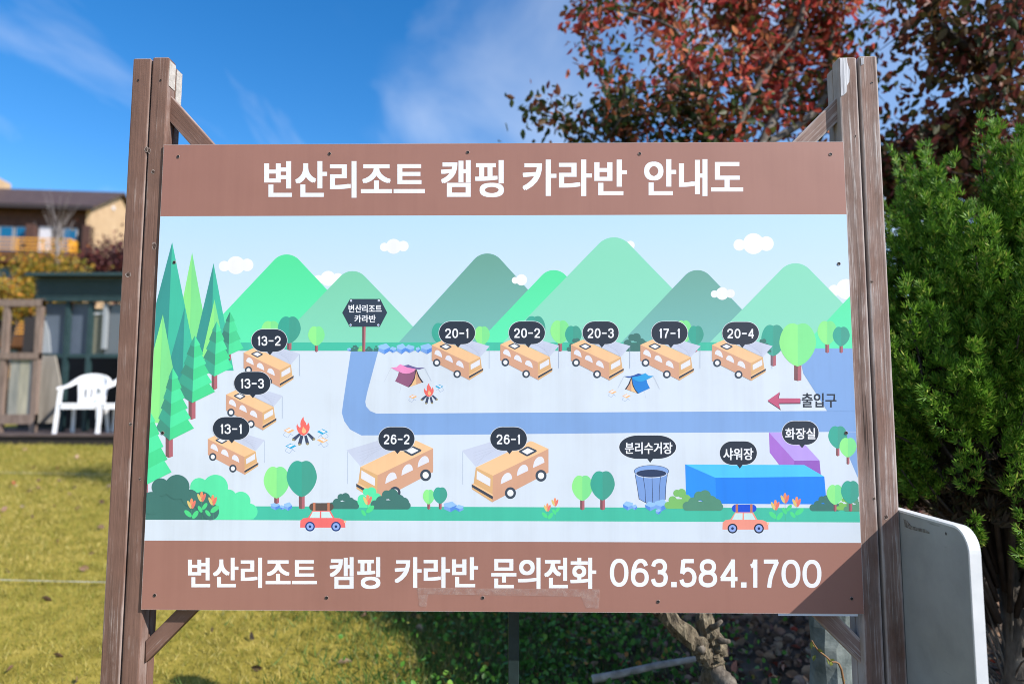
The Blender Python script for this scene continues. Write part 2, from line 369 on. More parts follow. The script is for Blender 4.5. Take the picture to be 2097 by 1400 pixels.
KR = noisy('knot_rim', [(.35, S(104, 80, 70, .8)), (.65, S(186, 170, 162, .8))], 140, .75); KC = noisy('knot_heart', [(.4, S(62, 46, 40, .8)), (.7, S(112, 92, 82, .8))], 180, .8)
def knot(px, py, rx, ry):
    for nm, k, th, m in (('knot', 1.0, .0004, KR), ('knot', .62, .0008, KC)):
        patch(nm, [(px+rx*k*math.cos(a)*(1+.12*math.sin(3*a+px)), py+ry*k*math.sin(a)*(1+.1*math.sin(2*a+py))) for a in np.linspace(0, 2*math.pi, 14, endpoint=False)], FY-.0001, m, th)
for q in ((263, 562, 6, 6), (300, 306, 4, 6), (305.5, 309, 3, 7), (314, 352, 4, 4.5), (316, 504, 5, 9), (268, 868, 3.5, 4), (1815, 1058, 4.5, 5.5), (1785, 577, 4, 3), (1752, 279, 3, 3), (1790, 1020, 3, 4), (287, 980, 2.5, 3)): knot(*q)
def brace(pts, y0, th, m):
    P_ = [at(a, b_, y0) for a, b_ in pts]
    ax = (P_[1]-P_[0]); ang = math.atan2(ax.x, ax.z)
    c = sum(P_, Vector())/len(P_); Rm = Matrix.Rotation(ang, 4, 'Y'); inv = Rm.inverted()
    o = prism('brace', [inv @ (p-c) for p in P_], (0, th, 0), m, board, bev=.003)
    o.matrix_basis = Matrix.Translation(c) @ Rm
BY = FY+.019; BT = .034
brace([(345, 191), (500, 364), (450, 364), (345, 246)], BY, BT, WOOD_L)
brace([(1718, 195), (1560, 353), (1608, 353), (1718, 247)], BY, BT, WOOD_R)
brace([(297, 1357), (480, 1172), (424, 1185), (297, 1312)], BY, BT, WOOD_L)
brace([(1768, 1362), (1590, 1185), (1640, 1185), (1768, 1312)], BY, BT, WOOD_R)

# ---- the panel: a thin aluminium sheet, 1.8 x 1.2 m
HW, HH = 0.9, 0.6005
PANEL_EDGE = mat('sheet_edge', (.55, .5, .48, 1), .4, .5)
PTH = .0035
panel = box('panel', -HW, HW, 0, PTH, ZC-HH, ZC+HH, PANEL_EDGE, board)
TLp, TRp, BRp, BLp = (336, 297), (1728, 290), (1769, 1256), (288, 1248)
clipq = [at(*p, 0) for p in ((336.3, 296.9), (1727.8, 290.2), (1769, 1255.6), (288.2, 1247.8))]
clip2 = [(-HW+.0004, ZC+HH-.0004), (HW-.0004, ZC+HH-.0004), (HW-.0004, ZC-HH+.0004), (-HW+.0004, ZC-HH+.0004)]
def clip_poly(pts):
    for ax, sg, lim in ((0, 1, HW-.0004), (0, -1, HW-.0004), (1, 1, HH-.0004), (1, -1, HH-.0004)):
        o = []; n = len(pts); c0 = ZC if ax == 1 else 0
        for i in range(n):
            a, b_ = pts[i-1], pts[i]
            fa = sg*(a[ax]-c0)-lim; fb = sg*(b_[ax]-c0)-lim
            if (fa > 0) != (fb > 0):
                t = fa/(fa-fb); o.append((a[0]+(b_[0]-a[0])*t, a[1]+(b_[1]-a[1])*t))
            if fb <= 0: o.append(b_)
        pts = o
        if len(pts) < 3: return []
    return pts
LAY = 0.000015; placed = []
def level(bb):
    l = 0
    for q, lv in placed:
        if lv >= l and q[0] < bb[2] and q[2] > bb[0] and q[1] < bb[3] and q[3] > bb[1]: l = lv+1
    placed.append((bb, l)); return l
GLY = {'0': [('e', (.5, .5, .5, .5))], '1': [('s', [(.05, .80), (.4, .83), (.75, .90), (1, 1.06)]), ('l', [(1, 1.085), (1, -.085)])],
       '2': [('s', [(.0, .70), (.07, .88), (.28, .99), (.55, 1.0), (.86, .93), (.98, .74), (.9, .54), (.62, .36), (.25, .17), (.04, 0)]), ('l', [(-.08, 0), (1.1, 0)])],
       '3': [('s', [(.02, .77), (.14, .93), (.45, 1), (.78, .96), (.95, .79), (.86, .61), (.6, .54), (.38, .535)]), ('s', [(.38, .535), (.7, .52), (.95, .42), (1, .26), (.87, .07), (.5, 0), (.14, .06), (0, .25)])],
       '4': [('l', [(.80, 1.08), (.80, -.085)]), ('l', [(.80, 1.0), (.02, .28)]), ('l', [(-.06, .265), (1.12, .265)])],
       '5': [('l', [(.95, 1), (.10, 1)]), ('l', [(.16, 1.05), (.06, .48)]), ('s', [(.06, .48), (.28, .62), (.58, .65), (.88, .53), (1, .32), (.87, .09), (.5, 0), (.15, .05), (0, .23)])],
       '6': [('s', [(.95, .79), (.82, .94), (.54, 1), (.24, .91), (.06, .66), (0, .40), (0, .30)]), ('e', (.5, .305, .5, .305))],
       '7': [('l', [(-.06, 1), (1.08, 1)]), ('s', [(1.0, 1.0), (.72, .66), (.48, .32), (.36, -.085)])],
       '8': [('e', (.5, .765, .42, .235)), ('e', (.5, .265, .5, .265))]}
class Fig:
    """one printed figure: flat ink areas lying on the sheet, later areas over earlier ones"""
    def __init__(s, name, z0=None): s.n = name; s.V = []; s.F = []; s.I = []; s.m = []
    def mi(s, c):
        m = c if not isinstance(c, tuple) else ink(c)
        if m not in s.m: s.m.append(m)
        return s.m.index(m)
    def poly(s, pts, c):
        P = [at(a, b_, 0) for a, b_ in pts]; Q = clip_poly([(p.x, p.z) for p in P])
        if len(Q) < 3: return s
        xs = [q[0] for q in Q]; zs = [q[1] for q in Q]; l = level((min(xs), min(zs), max(xs), max(zs)))
        ar = sum(Q[i-1][0]*Q[i][1]-Q[i][0]*Q[i-1][1] for i in range(len(Q)))
        if ar < 0: Q = Q[::-1]
        n = len(s.V); y = -LAY*(l+1); s.V += [(q[0], y, q[1]) for q in Q]
        s.F.append(tuple(range(n, n+len(Q)))); s.I.append(s.mi(c)); return s
    def ell(s, x, y, rx, ry, c, n=28, rot=0):
        cs, sn = math.cos(rot), math.sin(rot)
        return s.poly([(x+rx*math.cos(2*math.pi*k/n)*cs-ry*math.sin(2*math.pi*k/n)*sn, y+rx*math.cos(2*math.pi*k/n)*sn+ry*math.sin(2*math.pi*k/n)*cs) for k in range(n)], c)
    def line(s, a, b_, w_, c):
        a = np.array(a, float); b_ = np.array(b_, float); d = b_-a; nrm = np.array([-d[1], d[0]])/max(1e-6, np.hypot(*d))*w_/2
        return s.poly([a+nrm, b_+nrm, b_-nrm, a-nrm], c)
    def text(s, body, x0, x1, y0, y1, c, off=.0):
        """lettering in a bold weight: the outline laid over itself, shifted by half the added stroke"""
        cu = bpy.data.curves.new('t', 'FONT'); cu.body = body; cu.resolution_u = 5
        o = bpy.data.objects.new('t', cu); COL.objects.link(o); bpy.context.view_layer.update()
        me = bpy.data.meshes.new_from_object(o.evaluated_get(bpy.context.evaluated_depsgraph_get()))
        v = np.array([q.co[:2] for q in me.vertices]); mn, mxx = v.min(0), v.max(0); d = off*(y1-y0); k = s.mi(c); x0 += d; x1 -= d; y0 += d*.7; y1 -= d*.7
        for sx, sy in ((-1, -.7), (1, -.7), (1, .7), (-1, .7)):
            P = [at(x0+sx*d+(q[0]-mn[0])/(mxx[0]-mn[0])*(x1-x0), y1+sy*d+(q[1]-mn[1])/(mxx[1]-mn[1])*(y0-y1), 0) for q in v]
            xs = [p.x for p in P]; zs = [p.z for p in P]; l = level((min(xs), min(zs), max(xs), max(zs)))
            n = len(s.V); s.V += [(p.x, -LAY*(l+1), p.z) for p in P]
            for f in me.polygons: s.F.append(tuple(i+n for i in f.vertices)); s.I.append(k)
        bpy.data.objects.remove(o); bpy.data.curves.remove(cu); bpy.data.meshes.remove(me); return s
    def stroke(s, pts, w_, c, closed=False):
        P = [np.array(p, float) for p in pts]; n = len(P); Lf, Rt = [], []
        for i in range(n):
            a = P[i-1] if (closed or i > 0) else P[i]; b_ = P[(i+1) % n] if (closed or i < n-1) else P[i]
            d = b_-a; d /= max(1e-9, np.hypot(*d)); q = np.array([-d[1], d[0]])*w_/2; Lf.append(P[i]+q); Rt.append(P[i]-q)
        A = [at(*p, 0) for p in Lf]; B = [at(*p, 0) for p in Rt]; al = A+B; xs = [p.x for p in al]; zs = [p.z for p in al]
        y = -LAY*(level((min(xs), min(zs), max(xs), max(zs)))+1); k = len(s.V); s.V += [(p.x, y, p.z) for p in al]; m_ = s.mi(c)
        for i in range(n if closed else n-1):
            j = (i+1) % n; s.F.append((k+i, k+n+i, k+n+j, k+j)); s.I.append(m_)
        return s
    def digit(s, ch, x0, x1, y0, y1, sw, c):
        h = sw/2; T = lambda p: (x0+h+p[0]*(x1-x0-sw), y1-h-p[1]*(y1-y0-sw))
        if ch in '-–': return s.poly([(x0, (y0+y1)/2-sw*.48), (x1, (y0+y1)/2-sw*.48), (x1, (y0+y1)/2+sw*.48), (x0, (y0+y1)/2+sw*.48)], c)
        if ch == '.': return s.poly([(x0, y1-(x1-x0)*.95), (x1, y1-(x1-x0)*.95), (x1, y1), (x0, y1)], c)
        for kind, pts in GLY[ch]:
            if kind == 'l': s.stroke([((x0 if False else T(p)[0]), T(p)[1]+(0)) for p in pts], sw, c)
            elif kind == 's': s.stroke([T(p) for p in spline(pts, 5)], sw, c)
            else:
                cx, cy, rx, ry = pts; s.stroke([T((cx+rx*(abs(math.cos(a))**.86)*(1 if math.cos(a) > 0 else -1), cy+ry*(abs(math.sin(a))**.92)*(1 if math.sin(a) > 0 else -1))) for a in np.linspace(0, 2*math.pi, 36, endpoint=False)], sw, c, True)
        return s
    def number(s, txt, x0, x1, y0, y1, c):
        wd = {'1': .30, '-': .50, '–': .50}; gp = .13; tot = sum(wd.get(k, .62) for k in txt)+gp*(len(txt)-1); u = (x1-x0)/tot; x = x0
        for k in txt:
            w_ = wd.get(k, .62)*u; s.digit(k, x, x+w_, y0, y1, (y1-y0)*.155, c); x += w_+gp*u
        return s
    def done(s):
        if s.F: return pydata(s.n, s.V, s.F, s.m, panel, idx=s.I)

BROWN = (166, 117, 103); WHITE = (250, 250, 255); PALE = (223, 232, 243); ROAD = (134, 172, 226); TEAL = (70, 198, 168)
zt, zb_ = at(1000, 440, 0).z, at(1000, 700, 0).z
SKYI = ink2('ink_sky', (222, 234, 250), (190, 224, 250), zb_, zt)
Fig('sky_print').poly([(300, 443), (1780, 439), (1780, 730), (280, 730)], SKYI).done()
Fig('title_band').poly([(320, 280), (1750, 275), (1750, 438.7), (310, 443)], BROWN).done()
Fig('contact_band').poly([(270, 1106), (1800, 1111), (1800, 1275), (270, 1265)], BROWN).done()
Fig('map_ground').poly([(270, 717), (1790, 715), (1790, 1111), (270, 1106)], PALE).done()
def cloud(cs):
    f = Fig('cloud_print')
    for x, y, r in cs: f.ell(x, y, r, r, (250, 249, 255))
    f.done()
cloud([(459, 545, 11), (483, 543, 18.5), (506, 542.5, 13)]); cloud([(787, 506, 9), (806, 504.5, 15.5), (826, 504, 11)])
cloud([(652, 573, 10), (672, 570, 15.5), (692, 570, 11)]); cloud([(1291, 502, 9)]); cloud([(1514, 501.5, 12), (1543, 499, 21.5), (1569.5, 499, 15)])
cloud([(1708, 595, 12), (1733, 592, 21)])
def mountain(x, y, m_, r, c1, c2, base=702, lim=(300, 1790)):
    th = math.atan(m_); rho = r*1.65; tx = rho*math.sin(th); yt = y+rho*(1-math.cos(th)); W_ = tx+(base-yt)/m_
    pts = [(x-W_, base)]+[(x+rho*math.sin(a), y+rho*(1-math.cos(a))) for a in np.linspace(-th, th, 17)]+[(x+W_, base)]
    key = 'ink_m_%d_%d' % (c1[0], c1[1])
    Fig('mountain_print').poly(pts, ink2(key, c2, c1, at(x, 702, 0).z, at(x, 530, 0).z)).done()
B1 = ((84, 230, 158), (98, 240, 182)); B2 = ((126, 208, 170), (136, 222, 190)); B3 = ((108, 166, 150), (122, 190, 184)); B4 = ((138, 222, 188), (146, 224, 198))
mountain(587, 521, 1.06, 21, *B1); mountain(722, 555, 1.04, 21, *B2); mountain(998, 519, 1.1, 22, *B3); mountain(1134, 553, 1.05, 20, *B1); mountain(1257, 486, 1.03, 26, *B4)
mountain(1428, 553, 1.05, 21, *B3); mountain(1629, 539, 1.02, 24, *B4, base=713); mountain(1790, 570, 1.06, 21, *B1, base=713)
cloud([(1055, 574, 7), (1068, 573, 11.5)]); cloud([(1463, 602, 7.5), (1479, 601, 13), (1496, 601, 9)])
Fig('grass_strip_print').poly([(470, 701), (1640, 700.5), (1640, 718), (470, 718)], TEAL).done()
road = Fig('road_print')
road.poly(spline([(774.5, 719), (718.5, 719)], 1)[:1]+[(718.5, 719), (703, 822), (700, 845), (705, 862), (717, 879), (740, 891), (1000, 889), (1300, 886), (1790, 883.5), (1790, 840.5), (1694, 841), (1000, 845), (771, 846.5), (758, 841), (750, 832), (748, 822), (752, 803)], ROAD)
road.poly([(1694, 841.2), (1645, 764), (1634, 713), (1790, 713), (1790, 841.2)], ROAD).poly([(1722, 884), (1741, 941), (1762, 990), (1790, 990), (1790, 884)], ROAD).done()
Fig('grass_strip_print').poly([(270, 1035), (1790, 1040), (1790, 1069), (270, 1063.4)], TEAL).done()
# tall pines at the left
def q1(x, y): return (290+x/4.666, 480+y/4.666)
def q2(x, y): return (290+x/4.666, 740+y/4.666)
PD, PR, LD, LR = (56, 156, 148), (68, 198, 166), (150, 244, 142), (134, 234, 148)
def spire(ap, lft, rgt, rdg, cl, cr_):
    Fig('pine_print').poly([q1(*ap), q1(*lft), q1(*rdg)], cl).poly([q1(*ap), q1(*rdg), q1(*rgt)], cr_).done()
spire((483, 170), (260, 1300), (690, 1300), (450, 1300), LD, LR); spire((688, 275), (450, 1300), (880, 1300), (660, 1300), PD, PR)
spire((292, 72), (-30, 1300), (538, 1300), (238, 1320), PD, PR); spire((697, 622), (560, 1230), (820, 1230), (688, 1250), LD, LR)
spire((413, 690), (190, 1500), (570, 1500), (385, 1520), PD, PR)
Fig('pine_print').poly([q1(203, 762), q1(60, 1320), q1(60, 1800), q1(170, 1800), q1(180, 1300)], LD).poly([q1(203, 762), q1(180, 1300), q1(170, 1800), q1(400, 1800)], LR).done()
TDK, TLT = (132, 88, 92), (188, 106, 116)
def layered(ax, ay, bx, by, xl, xr, rise, n, cl, cr_, tr=None):
    f = Fig('pine_print')
    if tr:
        f.poly([(tr[0], by-12), (tr[0]+(tr[1]-tr[0])*.45, by-12), (tr[0]+(tr[1]-tr[0])*.45, tr[2]+1), (tr[0], tr[2]-2)], TDK)
        f.poly([(tr[0]+(tr[1]-tr[0])*.45, by-12), (tr[1], by-12), (tr[1], tr[2]-2), (tr[0]+(tr[1]-tr[0])*.45, tr[2]+1)], TLT)
    C = lambda t: (ax+(bx-ax)*t, ay+(by-ay)*t)
    for i in range(n):
        t0, t1 = i/n, (i+1)/n; wq = .12+.88*t1 if n > 1 else 1
        w0 = 0 if i == 0 else (.12+.88*t0)*.84; c0, c1 = C(t0), C(t1)
        up0 = rise*t0*.9
        f.poly([c0, (c0[0]-xl*w0, c0[1]-up0), (c1[0]-xl*wq, c1[1]-rise*t1), c1], cl[i % 2])
        f.poly([c0, c1, (c1[0]+xr*wq, c1[1]-rise*t1), (c0[0]+xr*w0, c0[1]-up0)], cr_[i % 2])
    f.done()
CL = ((64, 172, 144), (66, 150, 128)); CRR = ((84, 238, 168), (74, 224, 150))
layered(471, 638, 468, 727, 24, 31, 14, 4, ((62, 134, 118), (70, 160, 134)), ((78, 214, 150), (84, 232, 162)), (469, 473, 738))
layered(443.7, 658, 439, 770.5, 29, 38, 19, 5, CL, CRR, (433.5, 445, 797))
layered(399, 687, 393.5, 824.7, 36, 47, 23, 6, CL, CRR, (386, 400.5, 858))
layered(353.6, 752.4, 347.4, 901.4, 28, 50, 25, 6, CL, CRR, (339, 354, 936))
layered(304, 836, 299.6, 992, 20, 52, 26, 5, CL, CRR, (294, 303, 1010))
# round crowned trees
HALF = [(0, .035), (-.15, .008), (-.3, 0), (-.5, .02), (-.72, .1), (-.9, .24), (-1, .42), (-.95, .57), (-.8, .72), (-.55, .86), (-.25, .96), (0, 1.0)]
HALF = spline(HALF, 3)
def tree_print(x0, x1, y0, y1, dark, tw=0, tb=0):
    f = Fig('tree_print'); cx = (x0+x1)/2; hw = (x1-x0)/2; h = y1-y0
    if tb:
        f.poly([(cx-tw/2, y1-4), (cx, y1-4), (cx, tb+1), (cx-tw/2, tb-1)], TDK).poly([(cx, y1-4), (cx+tw/2, y1-4), (cx+tw/2, tb-1), (cx, tb+1)], TLT)
    a, b_ = ((60, 174, 152), (68, 166, 146)) if dark else ((152, 245, 146), (134, 236, 150))
    f.poly([(cx+p[0]*hw, y0+p[1]*h) for p in HALF], a).poly([(cx-p[0]*hw, y0+p[1]*h) for p in HALF], b_).done()
for q in [(535, 574, 657, 700, 0), (569, 616, 648, 703, 1, 9, 716), (631, 665, 668, 708, 0, 6, 720), (884, 922, 661, 706, 1), (971, 1003, 668, 707, 0), (1073, 1117, 647, 702, 1), (1127, 1167, 656, 704, 0, 8, 719), (1157, 1191, 667, 707, 1),
          (1382, 1417, 656, 704, 0), (1409, 1441, 667, 707, 1, 6, 720), (1674, 1714, 657, 706, 0, 8, 722), (1705, 1740, 669, 709, 1, 7, 722),
          (1559, 1608, 665, 729, 1, 11, 749), (1596, 1671, 662, 750, 0, 15, 779), (1696, 1735, 872, 918, 1, 7, 933), (1719, 1754, 896, 936, 0, 6, 950)]:
    tree_print(*q)
BUSH = [(.12, .11, .11), (.27, .22, .13), (.40, .40, .11), (.55, .40, .14), (.70, .25, .14), (.82, .18, .13), (.90, .09, .09)]
def bush(x0, x1, base, top, c):
    f = Fig('bush_print'); W_ = x1-x0; k = (base-top)/(.54*W_)
    f.poly([(x0+.10*W_, base), (x0+.92*W_, base), (x0+.85*W_, base-.25*W_*k), (x0+.3*W_, base-.25*W_*k)], c)
    for a, b_, r in BUSH: f.ell(x0+a*W_, base-b_*W_*k if b_ > r else base-r*W_, r*W_, r*W_, c, 20)
    f.done()
DKB = (66, 122, 114)
bush(1268, 1332, 719, 681, DKB); bush(1160, 1200, 719, 690, DKB); bush(1545, 1580, 722, 690, DKB); bush(1462, 1500, 718, 694, (94, 240, 178))
bush(716, 738, 719, 706, DKB); bush(732, 746, 719, 707, (134, 226, 128)); bush(747, 764, 719, 709, DKB); bush(764, 776, 719, 706, DKB)
RK = ((156, 202, 250), (126, 172, 238), (88, 146, 230))
def rock(x, y, a, b_, mir=1):
    t = lambda *p: [(x+u*a*mir, y+v*b_) for u, v in p]
    Fig('rock_print').poly(t((-.5, -.3), (.15, -.5), (.5, -.15), (0, .1), (-.45, -.05)), RK[0]).poly(t((-.45, -.05), (0, .1), (.02, .5), (-.5, .2)), RK[1]).poly(t((0, .1), (.5, -.15), (.45, .2), (.02, .5)), RK[2]).done()
for q in [(787, 714, 25, 22), (805, 716, 14, 13, -1), (822, 714, 20, 22), (839, 714, 20, 17, -1), (856, 716, 9, 12), (874, 714, 26, 22), (715, 715.5, 8, 7)]: rock(*q)
# name sign of the site
f = Fig('name_sign_print'); f.poly([(742, 668), (745.5, 668), (744.5, 720), (742, 719.5)], (120, 80, 86)).poly([(745.5, 668), (749, 668), (748, 719.5), (744.5, 720)], (190, 108, 118))
f.poly([(701, 640), (717, 612), (778.6, 612), (793, 640), (778, 668.8), (716.4, 668.8)], (44, 58, 78))
for q in ((719, 615.7), (775.7, 615.3), (718, 665.2), (774.8, 665.2)): f.ell(*q, 2.2, 2.2, WHITE, 10).ell(*q, 1.1, 1.1, (70, 130, 220), 8)
f.text('변산리조트', 713.8, 782, 623.7, 640, WHITE, .022).text('카라반', 726, 769.5, 644.8, 660.2, WHITE, .022).done()
# caravans
ROOF, SIDE, FRONT, WIN, RING, HUB, BUMP, AWN, POLE = (255, 205, 154), (222, 168, 138), (230, 182, 128), (238, 237, 250), (62, 74, 90), (250, 249, 255), (62, 70, 84), (208, 214, 234), (168, 182, 210)
def caravan(A, B, mir=False):
    sx = (B[0]-A[0])/557.0; sy = (B[1]-A[1])/518.0
    t = lambda *p: [(A[0]+(u-103)*sx, A[1]+(v-480)*sy) for u, v in p]
    f = Fig('caravan_print')
    f.poly(t((290, 405), (500, 360), (960, 497), (822, 655)), AWN)
    for k in range(5):
        f.line(*t((455+k*72, 410+k*34), (850-k*10, 520+k*30)), .45, (188, 194, 216))
    f.line(*t((952, 510), (952, 825)), .9, POLE)
    f.poly(t((103, 480), (262, 408), (285, 406), (822, 660), (652, 740)), ROOF).poly(t((103, 480), (652, 740), (660, 998), (103, 710)), SIDE)
    f.poly(t((652, 740), (822, 660), (845, 828), (862, 856), (860, 872), (660, 998)), FRONT)
    f.poly(t((650, 925), (848, 815), (864, 828), (655, 948)), ROOF).poly(t((652, 941), (863, 822), (863, 850), (657, 970)), BUMP)
    f.poly(t((678, 770), (812, 692), (815, 772), (680, 845)), WIN)
    dome = spline([(143, 612), (150, 578), (168, 558), (192, 555), (222, 572), (247, 612), (256, 665)], 3)
    for k in range(3): f.poly(t(*[(u+k*160, v+k*79) for u, v in dome]), WIN)
    f.poly(t((217, 500), (226, 490), (300, 458), (318, 459), (390, 496), (397, 506), (388, 516), (322, 551), (306, 551), (226, 510)), RING).poly(t((246, 501), (308, 472), (368, 505), (315, 535)), HUB)
    for u, v in ((177, 740), (480, 908)):
        p = t((u, v))[0]; r = 55*abs(sx); f.ell(*p, r, 57*sy, RING).ell(*p, r*.56, 32*sy, HUB)
    f.done()
caravan((499, 721.8), (574, 793.2)); caravan((463.2, 807.5), (538.6, 880.4)); caravan((425.7, 898.2), (501.5, 971.5))
caravan((884.2, 706.4), (961.3, 778)); caravan((1024.6, 705), (1102.8, 778)); caravan((1169.3, 705.8), (1248.4, 778.5)); caravan((1311.4, 705.8), (1391.5, 778.8)); caravan((1458, 706), (1538.6, 779.4))
caravan((1123.2, 918.5), (1008, 1027.8)); caravan((887, 917.5), (771.7, 1026.8))
# purple and blue huts
def q7(x, y): return (1440+x/5.385, 850+y/5.385)
Fig('hut_print').poly([q7(725, 187), q7(1003, 495), q7(1003, 600), q7(880, 600), q7(733, 410)], (176, 116, 214)).poly([q7(725, 187), q7(1000, 187), q7(1283, 497), q7(1003, 495)], (194, 164, 242)).poly([q7(1003, 497), q7(1283, 497), q7(1297, 650), q7(1003, 650)], (156, 98, 196)).done()
Fig('hut_print').poly([(1403, 950.4), (1465, 977.6), (1467, 1031), (1405, 1020)], (40, 152, 250)).poly([(1403, 950.4), (1647.4, 951.6), (1688, 975.3), (1465, 977.6)], (80, 206, 255)).poly([(1465, 977.6), (1688, 975.3), (1693, 1032), (1467, 1031)], (28, 138, 250)).done()
# waste bin
def q5(x, y): return (1080+x/5.825, 940+y/5.825)
f = Fig('bin_print'); NV = (40, 52, 80)
f.poly([q5(*p) for p in ((1285, 175), (1670, 175), (1655, 330), (1648, 480), (1560, 525), (1440, 528), (1330, 475), (1310, 330))], (126, 162, 222))
x_, y_ = q5(1480, 142); f.ell(x_, y_, 209/5.825, 74/5.825, NV, 36).ell(x_, y_, 203/5.825, 69/5.825, (136, 172, 230), 36)
x_, y_ = q5(1478, 168); f.ell(x_, y_+.7, 186/5.825, 51/5.825, (225, 232, 246), 36).ell(x_, y_, 180/5.825, 46/5.825, (38, 58, 96), 36)
for P_ in (((1285, 180), (1310, 330), (1332, 475)), ((1382, 207), (1404, 360), (1410, 515)), ((1487, 218), (1491, 360), (1495, 520)), ((1588, 207), (1574, 360), (1572, 500)), ((1672, 175), (1650, 330), (1646, 480)), ((1332, 472), (1390, 505), (1440, 528))):
    for a, b_ in zip(P_, P_[1:]): f.line(q5(*a), q5(*b_), .9, NV)
f.done()
# tents
def tent(T, tarp, back, side):
    f = Fig('tent_print'); p = lambda *a: [T(*k) for k in a]; G = (196, 204, 220); DK = (48, 44, 60)
    f.line(*p((725, 742), (630, 932)), .5, G).line(*p((1178, 742), (1270, 922)), .5, G).line(*p((862, 975), (842, 1075)), .5, G)
    f.poly(p((860, 700), (905, 708), (960, 697), (1020, 722), (1080, 738), (1180, 738), (1110, 760), (1060, 757), (960, 745)), back)
    f.poly(p((835, 780), (1055, 765), (1045, 850), (1005, 940), (955, 1000), (780, 920), (815, 850)), side)
    f.poly(p((1062, 765), (1065, 965), (975, 995), (1030, 900)), (250, 204, 148)).poly(p((1062, 765), (1090, 850), (1145, 935), (1065, 965)), (222, 168, 134))
    f.poly(p((1055, 762), (1067, 765), (1045, 885), (1005, 960), (975, 995), (952, 1002), (1005, 938), (1040, 860)), DK).poly(p((1060, 758), (1070, 765), (1110, 860), (1162, 935), (1142, 937), (1090, 855)), DK)
    f.poly(p((722, 735), (800, 730), (850, 690), (940, 733), (1058, 755), (1030, 788), (980, 812), (930, 820), (880, 812), (800, 778)), tarp).done()
tent(lambda x, y: (690+x/6.553, 640+y/6.553), (250, 150, 205), (112, 100, 160), (152, 92, 128))
tent(lambda x, y: (1140+(1388-(x-722)*.934)/6.99, 640+(865+(y-692)*.9416)/6.99), (44, 166, 230), (34, 86, 168), (28, 132, 218))
# camp fires and stools
def fire(x, y, s):
    f = Fig('campfire_print'); T = lambda *a: [(x+(u-588)/9.53*s, y+(v-315)/9.53*s) for u, v in a]
    for q in (((500, 635), (535, 665), (415, 790), (362, 738)), ((650, 650), (690, 628), (818, 742), (768, 785)), ((525, 670), (585, 690), (545, 855), (478, 840)), ((600, 690), (650, 672), (698, 838), (634, 855))): f.poly(T(*q), (62, 72, 102))
    for q in ((388, 763), (508, 853), (665, 845), (790, 752)):
        p = T(q)[0]; f.ell(*p, 2.9*s, 2.4*s, (164, 152, 116), 12)
    f.poly(T((588, 315), (592, 370), (612, 402), (634, 430), (642, 475), (660, 470), (678, 422), (700, 470), (707, 520), (700, 570), (660, 640), (590, 685), (530, 662), (480, 610), (455, 550), (448, 500), (465, 445), (475, 485), (520, 528), (530, 500), (524, 450), (532, 400), (560, 345)), (250, 112, 104))
    f.poly(T((578, 505), (610, 545), (624, 556), (640, 585), (632, 622), (595, 642), (560, 622), (550, 585), (566, 550)), (255, 196, 140)).done()
fire(621.7, 853, 1.0); fire(878.9, 783.8, .74)
def stool(x, y, s, c, mir=1):
    f = Fig('stool_print'); T = lambda *a: [(x+(u-305)/9.53*s*mir, y+(v-580)/9.53*s) for u, v in a]; G = (150, 172, 214)
    for a, b_ in (((238, 612), (192, 662)), ((192, 662), (205, 685)), ((205, 685), (280, 722)), ((280, 722), (345, 632)), ((320, 638), (388, 685))): f.line(*T(a, b_), .75*s, G)
    f.poly(T((197, 580), (305, 525), (413, 578), (305, 635)), c).poly(T((232, 577), (318, 540), (370, 556), (282, 606)), (240, 240, 250)).done()
ORG, BLU = (255, 194, 130), (28, 176, 226)
stool(592, 880.9, 1, ORG); stool(595.7, 912.9, 1, BLU); stool(660.4, 883.6, 1, BLU, -1); stool(660.4, 900.9, 1, ORG, -1)
stool(845.7, 811.7, .76, ORG); stool(899.5, 791, .76, BLU, -1); stool(1254.4, 802, .75, ORG); stool(1283, 810.5, .75, ORG)
# arrow with the entrance text
def q4(x, y): return (1430+x/6.355, 640+y/6.355)
ar = [(900, 1143), (1060, 1030), (1040, 1112), (1328, 1113), (1326, 1174), (1045, 1176), (1070, 1256)]
f = Fig('arrow_print').poly([q4(a+4, b_+12) for a, b_ in ar], (36, 46, 62)).poly([q4(*p) for p in ar], (200, 92, 126)).done()
Fig('lettering').text('출입구', 1641.6, 1713, 804.4, 834, (36, 46, 62), .022).done()
# planting along the lower edge
def q3(x, y): return (280+x/5.2425, 940+y/5.2425)
def big_bush(cs, rect, c):
    f = Fig('bush_print'); f.poly([q3(*p) for p in rect], c)
    for x, y, r in cs:
        p = q3(x, y); f.ell(*p, r/5.2425, r/5.2425, c, 30)
    f.done()
big_bush([(670, 295, 96), (845, 300, 136), (985, 410, 88), (1118, 450, 104), (1212, 560, 86)], [(575, 300), (1000, 330), (1215, 480), (1260, 640), (1215, 647), (560, 647)], (94, 238, 174))
big_bush([(258, 298, 96), (435, 297, 133), (575, 415, 92), (160, 470, 122), (705, 445, 98), (795, 560, 90)], [(60, 440), (200, 330), (560, 330), (720, 380), (850, 500), (870, 600), (820, 647), (60, 647)], DKB)
def flower(x, y, s, base, leaves, stem=(76, 190, 130)):
    f = Fig('flower_print'); f.line((x, y+20*s), (x+1*s, base), .6, stem)
    for a, b_, rot, k in leaves: f.ell(a, b_, 9.5*k, 4.6*k, (82, 226, 140), 18, rot)
    f.ell(x, y+7*s, 3.1*s, 7.5*s, (255, 156, 110), 16).ell(x-4.6*s, y+12.5*s, 2.9*s, 9*s, (232, 206, 126), 16, -.42).ell(x+4.2*s, y+12.5*s, 3.1*s, 9.3*s, (242, 128, 112), 16, .36).done()
flower(392.6, 1020, 1, 1063, [(385, 1051, .75, 1), (400, 1053, -.95, 1)])
